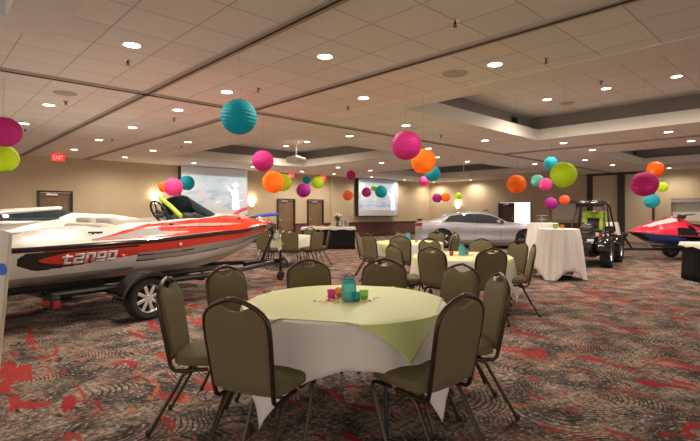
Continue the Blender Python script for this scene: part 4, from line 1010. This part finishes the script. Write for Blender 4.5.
# ================================================================ CAR
def make_car():
    c = W(5.10, 18.3); r = thing('sedan_car', 'silver four door sedan with tinted windows parked beside the far wall', 'car', (c.x, c.y, 0), RZ(98))
    def wb(y): return ip([(-2.52, .55), (-2.46, .72), (-2.25, .88), (-1.5, .945), (0, .93), (1.5, .945), (2.1, .90), (2.38, .78), (2.5, .6), (2.55, .4)], y)
    def bl(y): return .97*ip([(-2.52, .86), (-2.4, .99), (-1.6, 1.01), (-1.2, .985), (0, .945), (1.0, .93), (1.6, .89), (2.2, .80), (2.45, .70), (2.55, .60)], y)
    def rf(y): return .965*ip([(-2.52, .90), (-2.42, 1.045), (-2.1, 1.06), (-1.95, 1.07), (-1.25, 1.33), (-.60, 1.42), (-.05, 1.415), (.25, 1.36), (1.0, 1.0), (1.7, .94), (2.2, .85), (2.45, .74), (2.55, .64)], y)
    N = 152; Y = [-2.52+5.07*i/(N-1) for i in range(N)]; wc_ = 1.52; rad = .405
    P = []
    for y in Y:
        w_, z1, z2 = wb(y), bl(y), rf(y); gh = max(0, min(1, (z2-z1-.05)/.30)); tz = z2-z1
        ar = 0
        for cy in (-wc_, wc_):
            d = abs(y-cy)
            if d < rad: ar = max(ar, .36+math.sqrt(rad*rad-d*d))
        sill = .20+.10*max(0, (abs(y)-2.2)/.3)
        A = lambda z: max(z, ar)
        wt = w_-.10-.20*gh
        row = [(0, sill), (w_-.34, sill), (w_-.34, A(sill+.001)), (w_-.05, A(sill+.005)), (w_-.01, A(.27)), (w_+.012*(ar > 0), A(.36)), (w_-.015, A(.44)), (w_-.02, A(.58)), (w_, A(.68)), (w_-.005, A(z1-.10)), (w_-.035, z1-.02), (w_-.075, z1)]
        for t in (.06, .14, .25, .4, .55, .7, .82, .9):
            row.append((w_-.085-(w_-.085-wt)*t-.02*math.sin(t*PI)*gh*-1, z1+tz*.93*t))
        row += [(wt-.03, z2-tz*.03), (wt-.12, z2+.004), (wt*.5, z2+.02), (0, z2+.026)]
        P.append([(x, y, z) for x, z in row])
    def mi(i, j):
        y = (Y[i]+Y[i+1])/2; g = rf(y)-bl(y)
        if j < 2: return 2
        if j < 4 and any(abs(y-cy) < rad for cy in (-wc_, wc_)): return 2
        if 12 <= j <= 18:
            t = (j-11.5)/8
            if -1.55 < y < .75 and g > .17:
                if -.36 < y < -.27: return 2
                if y < -1.2 and (y+1.55)/.42 < t*.95: return 0
                return 1
        if j >= 19:
            if .22 < y < .98 or -1.98 < y < -1.28: return 1 if (j >= 20) else 0
        if (y > .98 and g > .10 and 12 <= j <= 18): return 1 if g > .16 and False else 0
        return 0
    b = MB(); b.grid(P, mi); b.grid([[(-x, y, z) for x, y, z in q] for q in P], mi)
    for k, q in ((0, P[0]), (1, P[-1])): b.add(q+[(-x, y, z) for x, y, z in q[::-1]], [list(range(2*len(q)))], 0)
    body = b.build('body', [M['car'], M['glass_dark'], M['black']], r)
    for sx in (-1, 1):
        for cy in (-wc_, wc_): wheel(r, (sx*.84, cy, .36), .355, .23, .25, M['chrome'] if cy < 0 else M['plasticgray'], spokes=5, out=sx)
        # window trim, door seams, handles, mirror
        b = MB()
        b.tube([(sx*(wb(y)-.080), y, bl(y)+.028) for y in [-1.55+.1*k for k in range(24)]], .007, 6)
        b.build('window_trim', M['chrome'], body)
        b = MB()
        for y0 in (-1.12, -.31, .62): b.tube([(sx*(wb(y0)+.001), y0-.04, .30), (sx*(wb(y0)-.016), y0-.02, .50), (sx*(wb(y0)+.001), y0, .68), (sx*(wb(y0)-.03), y0, bl(y0)-.02)], .005, 5)
        b.tube([(sx*(wb(y)-.002), y, .31) for y in [-1.06+.11*k for k in range(20)]], .005, 5)
        b.build('door_seam', M['black'], body)
        for y0 in (-.92, -.10): b = MB(); b.box((sx*(wb(y0)+.012), y0, .80), (.025, .17, .028), bev=.01); b.build('door_handle', M['car'], body)
        b = MB(); b.box((sx*(wb(.9)+.07), .52, 1.02), (.20, .11, .12), bev=.035); b.tube([(sx*(wb(.9)-.08), .56, .97), (sx*(wb(.9)+.02), .54, .99)], .02); b.build('side_mirror', M['car'], r)
        b = MB(); b.box((sx*.66, 2.36, .68), (.34, .20, .11), bev=.03, rot=R3('Z', -sx*28)); b.build('headlight', M['chrome'], body)
        b = MB(); b.box((sx*.845, -2.36, .90), (.07, .25, .13), bev=.03, rot=R3('Z', sx*20)); b.build('tail_light', M['tail'], body)
        b = MB(); b.box((sx*(wb(0)-.02), 0, .24), (.05, 2.1, .06), bev=.02); b.build('sill', M['plasticgray'], body)
    b = MB(); b.box((0, -2.49, .88), (1.3, .06, .13), bev=.03); b.build('tail_light', M['tail'], body)
    b = MB(); b.box((0, -2.36, 1.085), (1.5, .20, .03), bev=.012); b.box((-.6, -2.36, 1.06), (.05, .1, .05)); b.box((.6, -2.36, 1.06), (.05, .1, .05)); b.build('spoiler', M['black'], r)
    b = MB(); b.box((0, 2.52, .55), (.9, .06, .22), bev=.03); b.build('grille', M['black'], body)
    b = MB(); b.box((0, .2, 1.445), (.10, .16, .035), bev=.012); b.build('roof_antenna', M['black'], r)
make_car()
# ================================================================ BUGGY
def make_buggy():
    c = W(6.45, 12.55); r = thing('off_road_buggy', 'small black off-road buggy with roll cage and lime seat beside the cocktail tables', 'buggy', (c.x, c.y, 0), RZ(218))
    for sx in (-1, 1):
        for y in (.80, -.76):
            wheel(r, (sx*.52, y, .32), .315, .24, .165, M['chrome'], spokes=6, lugs=16, out=sx)
            b = MB()
            for dz in (0, .10): b.tube([(sx*.18, y+.12, .34+dz), (sx*.44, y, .32+dz*.4)], .016); b.tube([(sx*.18, y-.12, .34+dz), (sx*.44, y, .32+dz*.4)], .016)
            b.tube([(sx*.40, y, .34), (sx*.24, y-.02, .74)], .028); b.build('suspension_arm', M['darkmetal'], r)
        b = MB(); Pf = []
        for k in range(13):
            q = PI*(.06+.80*k/12); yy, zz = .78+.42*math.cos(q), .34+.40*math.sin(q); Pf.append([(sx*.34, yy, zz), (sx*.45, yy, zz+.015), (sx*.63, yy, zz-.03)])
        b.grid(Pf); b.build('front_fender', M['blackgel'], r, solid=.02)
        b = MB(); Pf = []
        for k in range(13):
            q = PI*(.14+.78*k/12); yy, zz = -.78+.42*math.cos(q), .34+.41*math.sin(q); Pf.append([(sx*.34, yy, zz), (sx*.45, yy, zz+.015), (sx*.63, yy, zz-.03)])
        b.grid(Pf); b.build('rear_fender', M['blackgel'], r, solid=.02)
    b = MB(); b.box((0, 0, .30), (.62, 2.0, .10), bev=.03); b.box((0, -.05, .34), (.95, .85, .06), bev=.02)
    for sx in (-1, 1): b.box((sx*.42, -.1, .48), (.06, .75, .22), bev=.02)
    b.build('chassis', M['black'], r)
    # hood / nose: tapered loft
    P = []
    for i in range(14):
        t = i/13; y = .35+.85*t; w_ = .36-.12*t; zt = .93-.20*t-.10*t**3; zb_ = .42+.02*t
        P.append([(-w_, y, zb_), (-w_-.02, y, zb_+.15), (-w_+.02, y, zt-.07), (-w_*.6, y, zt), (-w_*.25, y, zt+.03), (w_*.25, y, zt+.03), (w_*.6, y, zt), (w_-.02, y, zt-.07), (w_+.02, y, zb_+.15), (w_, y, zb_)])
    b = MB(); b.grid(P); q = P[-1]; b.add(q, [list(range(len(q)))]); q = P[0]; b.add(q, [list(range(len(q)))]); hd = b.build('hood', M['blackgel'], r)
    for sx in (-1, 1):
        b = MB(); b.box((sx*.21, 1.14, .66), (.15, .08, .08), bev=.02, rot=R3('Z', -sx*15)); b.build('headlight', M['chrome'], hd)
        b = MB(); b.box((sx*.30, .75, .80), (.03, .28, .09), bev=.01); b.build('side_decal', M['white'], hd)
    b = MB(); b.tube([(-.26, 1.2, .36), (-.26, 1.30, .45), (-.24, 1.26, .62), (.24, 1.26, .62), (.26, 1.30, .45), (.26, 1.2, .36)], .02); b.tube([(-.25, 1.29, .46), (.25, 1.29, .46)], .02); b.box((0, 1.25, .36), (.42, .05, .16), bev=.02); b.build('front_bumper', M['darkmetal'], r)
    # cage
    for sx in (-1, 1):
        b = MB(); b.tube([(sx*.40, .52, .82), (sx*.38, .38, 1.0), (sx*.32, .02, 1.56), (sx*.31, -.45, 1.60), (sx*.36, -.62, 1.50), (sx*.46, -.80, .85)], .022, 8)
        b.tube([(sx*.33, -.42, 1.58), (sx*.42, -.35, .55)], .022); b.tube([(sx*.42, .30, .92), (sx*.43, -.35, .90)], .018); b.tube([(sx*.42, .40, .60), (sx*.42, .44, .90)], .02); b.build('cage_side', M['black'], r)
    b = MB(); b.tube([(-.32, .02, 1.56), (.32, .02, 1.56)], .022); b.tube([(-.31, -.45, 1.60), (.31, -.45, 1.60)], .022); b.tube([(-.40, .45, .90), (.40, .45, .90)], .02); b.build('cage_crossbar', M['black'], r)
    b = MB(); b.box((0, -.22, 1.625), (.72, .68, .09), bev=.03); b.box((0, .10, 1.58), (.66, .14, .11), bev=.02, rot=R3('X', -14)); b.box((-.16, -.2, 1.66), (.06, .5, .03), bev=.01); b.box((.16, -.2, 1.66), (.06, .5, .03), bev=.01); b.build('roof', M['blackgel'], r)
    b = MB(); b.box((0, -.18, .58), (.42, .42, .12), bev=.04); b.box((0, -.42, .95), (.44, .12, .62), bev=.05, rot=R3('X', 12)); st = b.build('seat', M['black'], r)
    b = MB()
    for sx in (-1, 1): b.box((sx*.20, -.35, 1.06), (.11, .07, .48), bev=.03, rot=R3('X', 12))
    b.box((0, -.40, 1.28), (.5, .10, .18), bev=.04, rot=R3('X', 12)); b.build('seat_bolster', M['limepaint'], st)
    b = MB(); b.box((0, -.52, 1.18), (.6, .05, .42), bev=.02); b.build('rear_panel', M['limepaint'], r)
    b = MB(); R = R3('X', 55); cc_ = Vector((0, .16, .98)); b.tube([cc_+R @ Vector((.15*math.cos(q), .15*math.sin(q), 0)) for q in [2*PI*k/24 for k in range(24)]], .014, closed=True); b.tube([cc_+R @ Vector((-.15, 0, 0)), cc_+R @ Vector((.15, 0, 0))], .012); b.tube([cc_, (0, .42, .84)], .02); b.build('steering_wheel', M['black'], r)
    b = MB(); b.lathe([(.10, -.02), (.13, .02), (.135, .09), (.12, .15), (.08, .20), (0, .22)], c=(0, .48, .90), n=24, cap=False); b.build('shiny_dome', M['chromedark'], r)  # dark shiny dome on the cockpit end of the hood
    b = MB(); b.box((0, -.88, .80), (.80, .5, .06), bev=.02); b.box((0, -1.12, .88), (.8, .04, .18), bev=.01)
    for sx in (-1, 1): b.box((sx*.39, -.88, .88), (.04, .5, .16), bev=.01)
    b.build('cargo_bed', M['black'], r)
    b = MB(); b.box((0, -.75, .52), (.4, .55, .35), bev=.05); b.build('engine', M['darkmetal'], r)
M['limepaint'] = mat('lime_paint', (.38, .55, .03), .35, coat=.4); M['chromedark'] = mat('dark_shiny', (.18, .18, .18), .12, .8)
make_buggy()
# ================================================================ JET SKI + TRAILER
def make_jetski():
    c = W(9.74, 13.4); loc = (c.x, c.y, 0); rz = RZ(-86)
    r = thing('jet_ski', 'red and blue jet ski with black seat resting on a trailer at right', 'jet ski', loc, rz)
    L0, L1 = -1.6, 1.7
    def w_(y): return ip([(-1.6, .50), (-1.2, .58), (.3, .60), (1.0, .46), (1.4, .26), (1.6, .10), (1.7, .02)], y)
    def zg(y): return ip([(-1.6, .66), (0, .68), (1.0, .73), (1.7, .80)], y)
    def zkk(y): return ip([(-1.6, .40), (.6, .40), (1.2, .50), (1.55, .68), (1.7, .78)], y)
    N = 60; Y = [L0+(L1-L0)*i/(N-1) for i in range(N)]
    P = []
    for y in Y:
        a = w_(y); z1 = zg(y); z0 = zkk(y); P.append([(0, y, z0), (a*.45, y, z0+(z1-z0)*.25), (a*.80, y, z0+(z1-z0)*.50), (a*.93, y, z0+(z1-z0)*.8), (a, y, z1)])
    b = MB(); mi = lambda i, j: 0 if (.1+.15*j < Y[i] < 1.15+.1*j) else 1
    b.grid(P, mi); b.grid([[(-x, y, z) for x, y, z in q] for q in P], mi); q = P[0]; b.add(q+[(-x, y, z) for x, y, z in q[::-1]], [list(range(10))], 1)
    b.build('hull', [M['bluehull'], M['blackgel']], r)
    b = MB()
    for s in (-1, 1): b.tube([(s*(w_(y)+.005), y, zg(y)+.005) for y in Y[::2]]+[(0, L1+.005, zg(L1))], .02)
    b.build('bumper_rail', M['redrail'], r)
    def zt(y): return ip([(-1.6, .74), (-1.45, .86), (-1.0, .98), (-.35, .93), (.05, 1.02), (.25, 1.17), (.50, 1.23), (.9, 1.13), (1.35, .97), (1.6, .85), (1.7, .80)], y)
    def wt(y): return ip([(-1.6, .36), (-1.0, .20), (-.3, .17), (.1, .22), (.5, .30), (1.0, .30), (1.4, .16), (1.7, .01)], y)
    P = []
    for y in Y:
        a, z1, t, k = w_(y), zg(y), zt(y), wt(y)
        if y < .15: foot = max(k+.02, a*.55); P.append([(a-.01, y, z1), (a*.93, y, z1+.09), (foot+.03, y, z1+.07), (foot, y, z1+.02), (k+.01, y, z1+.04+(t-z1)*.25), (k, y, z1+(t-z1)*.8), (k*.7, y, t), (0, y, t+.02)])
        else: P.append([(a-.01, y, z1), (a*.94, y, z1+(t-z1)*.25), (a*.88, y, z1+(t-z1)*.45), (max(k, a*.7), y, z1+(t-z1)*.62), (k+.01, y, z1+(t-z1)*.78), (k*.85, y, z1+(t-z1)*.92), (k*.5, y, t), (0, y, t+.015)])
    def m2(i, j):
        y = Y[i]
        if y < -.2 and j >= 4: return 0 if y < -1.05 else 2
        if y < .1 and 1 <= j <= 3: return 1
        if y < .62 and y > .1 and j < 3 and (y-.1)*4 < 3-j: return 1
        if j in (4, 5) and .45+.12*(j-4) < y < 1.25+.1*(j-4): return 3
        return 0
    b = MB(); b.grid(P, m2); b.grid([[(-x, y, z) for x, y, z in q] for q in P], m2); q = P[0]; b.add(q+[(-x, y, z) for x, y, z in q[::-1]], [list(range(16))], 1)
    dk = b.build('deck', [M['redpink'], M['blackgel'], M['redpink'], M['white']], r)
    P = []
    for i in range(18):
        t = i/17; y = -.95+1.0*t; zz = ip([(-.95, .99), (-.6, .98), (-.3, .945), (.05, .99)], y); k = .17; P.append([(-k, y, zz-.05), (-k-.005, y, zz+.0), (-k*.7, y, zz+.045), (0, y, zz+.06), (k*.7, y, zz+.045), (k+.005, y, zz), (k, y, zz-.05)])
    b = MB(); b.grid(P); 
    for q in (P[0], P[-1]): b.add(q, [list(range(7))])
    b.build('seat', M['black'], r)
    b = MB(); b.tube([(-.36, .10, 1.31), (-.20, .18, 1.29), (0, .22, 1.26), (.20, .18, 1.29), (.36, .10, 1.31)], .017); b.box((0, .24, 1.23), (.16, .18, .10), bev=.03); b.tube([(0, .25, 1.15), (0, .2, 1.27)], .04); hb = b.build('handlebar', M['black'], r)
    for s in (-1, 1): b = MB(); b.box((s*.30, .50, 1.17), (.15, .07, .09), bev=.025); b.tube([(s*.24, .48, 1.10), (s*.3, .5, 1.15)], .02); b.build('mirror', M['blackgel'], dk)
    # trailer
    t = thing('jet_ski_trailer', 'small black trailer with spoked wheels carrying the jet ski', 'trailer', loc, rz)
    for sx in (-1, 1):
        wheel(t, (sx*.74, .10, .235), .235, .14, .12, M['chrome'], out=sx)
        b = MB(); b.box((sx*.28, -.2, .385), (.09, 2.2, .05), rot=R3('Y', -sx*14)); b.build('bunk', M['black'], t)
    b = MB(); b.box((0, .1, .30), (.07, 3.8, .07)); b.box((0, .10, .27), (1.32, .05, .05)); b.box((0, -1.3, .31), (1.0, .05, .06)); b.box((0, .8, .31), (.7, .05, .05)); b.build('trailer_frame', M['darkmetal'], t)
    for sx in (-1, 1):
        b = MB(); Pf = [[(sx*.66, .10+.29*math.cos(q), .235+.29*math.sin(q)), (sx*.83, .10+.29*math.cos(q), .235+.29*math.sin(q))] for q in [PI*(.08+.84*k/12) for k in range(13)]]; b.grid(Pf); b.build('fender', M['black'], t, solid=.012)
        b = MB(); b.box((sx*.45, -1.36, .34), (.14, .05, .08), bev=.01); b.build('tail_light', M['tail'], t)
    b = MB(); b.tube([(0, 1.62, .33), (0, 1.84, .70)], .03); b.box((0, 1.80, .72), (.14, .12, .12), bev=.03); b.build('winch_post', M['black'], t)
    b = MB(); b.tube([(.1, 2.0, .52), (.1, 2.0, .16)], .025); b.lathe([(0, -.025), (.075, -.025), (.075, .025), (0, .025)], c=(.1, 2.0, .076), n=18, rot=R3('Y', 90), cap=False); b.build('jack', M['black'], t)
M['redrail'] = mat('rail_maroon', (.22, .02, .05), .4); M['redpink'] = mat('red_pearl', (.72, .03, .07), .22, coat=.6)
make_jetski()
# ================================================================ PAPER LANTERNS
def paper(name, col):
    m = bpy.data.materials.new(name); m.use_nodes = True; nt = m.node_tree; p = nt.nodes['Principled BSDF']; out = nt.nodes['Material Output']
    p.inputs['Base Color'].default_value = (*col, 1); p.inputs['Roughness'].default_value = .7
    tl = _n(nt, 'ShaderNodeBsdfTranslucent'); tl.inputs[0].default_value = (*col, 1)
    tc = _n(nt, 'ShaderNodeTexCoord').outputs['Object']; no = _n(nt, 'ShaderNodeTexNoise'); no.inputs['Scale'].default_value = 30; nt.links.new(tc, no.inputs['Vector'])
    bp = _n(nt, 'ShaderNodeBump'); bp.inputs['Strength'].default_value = .15; bp.inputs['Distance'].default_value = .003; nt.links.new(no.outputs['Fac'], bp.inputs['Height']); nt.links.new(bp.outputs[0], p.inputs['Normal'])
    mx = _n(nt, 'ShaderNodeMixShader'); mx.inputs[0].default_value = .45; nt.links.new(p.outputs[0], mx.inputs[1]); nt.links.new(tl.outputs[0], mx.inputs[2]); nt.links.new(mx.outputs[0], out.inputs[0])
    return m
LC = {'teal': (.0, .40, .50), 'cyan': (.04, .55, .68), 'magenta': (.60, .03, .27), 'pink': (.85, .10, .42), 'orange': (1.0, .33, .02), 'dark orange': (.85, .20, .01), 'lime': (.62, .80, .03), 'coral': (.95, .22, .08), 'purple': (.50, .03, .40), 'green': (.30, .50, .08), 'sea green': (.15, .52, .42)}
LM = {k: paper('paper_'+k.replace(' ', '_'), v) for k, v in LC.items()}
LX = [  # px, py, radius px, real radius, colour, words, ceiling
 (239, 117, 18, .20, 'teal', 'largest, hanging alone left of centre near the ceiling'), (263, 161, 10.8, .18, 'magenta', 'above the orange one left of the first projector'),
 (273.5, 182, 11.3, .20, 'orange', 'below the magenta one, beside the large screen'), (283, 182.5, 9, .20, 'lime', 'mostly hidden behind the orange one beside the large screen'),
 (303.5, 190.5, 7.2, .18, 'purple', 'above the far brown doors'), (306.5, 180, 4, .13, 'teal', 'small, between the two far exit signs'), (318, 182.5, 6.3, .17, 'lime', 'right of the purple one above the far doors'),
 (406.5, 145.5, 15, .22, 'magenta', 'largest magenta one, above the orange one near centre'), (423.5, 161.5, 12.7, .20, 'orange', 'overlapping the large central magenta one'), (432.5, 173.5, 8, .18, 'teal', 'behind and below the central orange one'),
 (424.5, 181, 5, .15, 'pink', 'small, below the central orange one'), (351, 175, 4.6, .15, 'magenta', 'small, above the coral one left of far screen'), (348, 195.5, 5.2, .16, 'coral', 'small, left of the small far screen'),
 (366.5, 192.3, 5, .15, 'magenta', 'in front of the small far screen, left side'), (374, 188, 3.2, .12, 'green', 'tiny, between two others before the far screen'), (381, 191.7, 6.2, .18, 'teal', 'in front of the small far screen, right side'),
 (437, 198, 4.8, .16, 'purple', 'small, touching an orange one above the car trunk'), (445.5, 197, 4.8, .16, 'orange', 'small, beside the purple one above the car'), (458.5, 196, 3.6, .13, 'lime', 'tiny, above the wall sconce behind the car'),
 (516.5, 184, 9.5, .20, 'dark orange', 'above the open far door'), (537.5, 181, 6.5, .17, 'sea green', 'behind the pink one right of the far door'), (545.5, 184.5, 6.6, .17, 'pink', 'left of the big lime one'),
 (551, 163, 6.6, .15, 'cyan', 'above left of the big lime one'), (563.5, 174.5, 12.7, .22, 'lime', 'biggest lime one, above the cocktail tables'), (562, 183, 6, .17, 'green', 'peeking out under the big lime one'),
 (551, 203.5, 6.2, .17, 'purple', 'above the front cocktail table'), (564.5, 199.7, 5, .15, 'coral', 'small, above the front cocktail table on the right'), (655.5, 169.5, 8, .18, 'dark orange', 'above the big magenta one at right'),
 (644.5, 184, 12.6, .22, 'magenta', 'wide one at right between partition and jet ski'), (662.5, 187, 5, .13, 'lime', 'small, right of the big right magenta one'), (651.5, 201, 7.3, .16, 'cyan', 'lowest at right, above the jet ski'),
 (5, 132, 15, .20, 'magenta', 'at the left edge above the lime one'), (4, 158.5, 13.3, .19, 'lime', 'at the left edge below the magenta one'), (173.5, 187, 9.2, .18, 'pink', 'over the boat cockpit, left of the teal one'),
 (164, 187, 5.5, .16, 'orange', 'behind the pink one over the boat cockpit'), (187, 183, 7.6, .18, 'teal', 'over the boat cockpit before the large screen')]
def lantern(px, py, rp, R_, colr, words, i):
    z = R_*F/rp; c = W((px-350)/F*z, z, H-(py-HOR)*z/F)
    r = thing('paper_lantern', '%s round paper lantern, %s' % (colr, words), 'paper lantern', c, 0, 'round paper lanterns')
    rnd = random.Random(i); tilt = Matrix.Rotation(rnd.uniform(-.22, .22), 3, 'X') @ Matrix.Rotation(rnd.uniform(-.22, .22), 3, 'Y')
    P = []; nr = 14
    q0 = .22
    for k in range(nr*4+1):
        t = k/(nr*4); q = -PI/2+q0+(PI-2*q0)*t; rib = 1-.03*abs(math.sin(t*nr*PI))**1
        P.append([tilt @ Vector((R_*rib*math.cos(q)*math.cos(a), R_*rib*math.cos(q)*math.sin(a), .97*R_*math.sin(q))) for a in [2*PI*j/40 for j in range(40)]])
    b = MB(); b.grid(P, wrapj=True); b.build('paper_shade', LM[colr], r)
    zt = .97*R_*math.cos(q0); rt = R_*math.sin(q0)
    b = MB(); b.tube([tilt @ Vector((rt*math.cos(a), rt*math.sin(a), zt)) for a in [2*PI*j/20 for j in range(20)]], .003, 6, closed=True)
    b.tube([tilt @ Vector((rt, 0, zt)), tilt @ Vector((0, 0, zt-.03)), tilt @ Vector((-rt, 0, zt))], .0025, 5); b.build('wire_frame', M['darkmetal'], r)
    # string to whatever ceiling is above
    top = HU if any(x0-.3 < c.x < x1+.3 and y0-.3 < c.y < y1+.3 for x0, x1 in trX for y0, y1 in trY) else HC
    for x0, x1 in trX:
        for y0, y1 in trY:
            if x0-.3 < c.x < x1+.3 and y0-.3 < c.y < y1+.3 and not (x0 < c.x < x1 and y0 < c.y < y1): top = HC
    b = MB(); b.tube([tilt @ Vector((0, 0, zt-.03)), (0, 0, top-c.z)], .0009, 5); b.build('string', M['plasticgray'], r)
for i, a in enumerate(LX): lantern(*a, i)
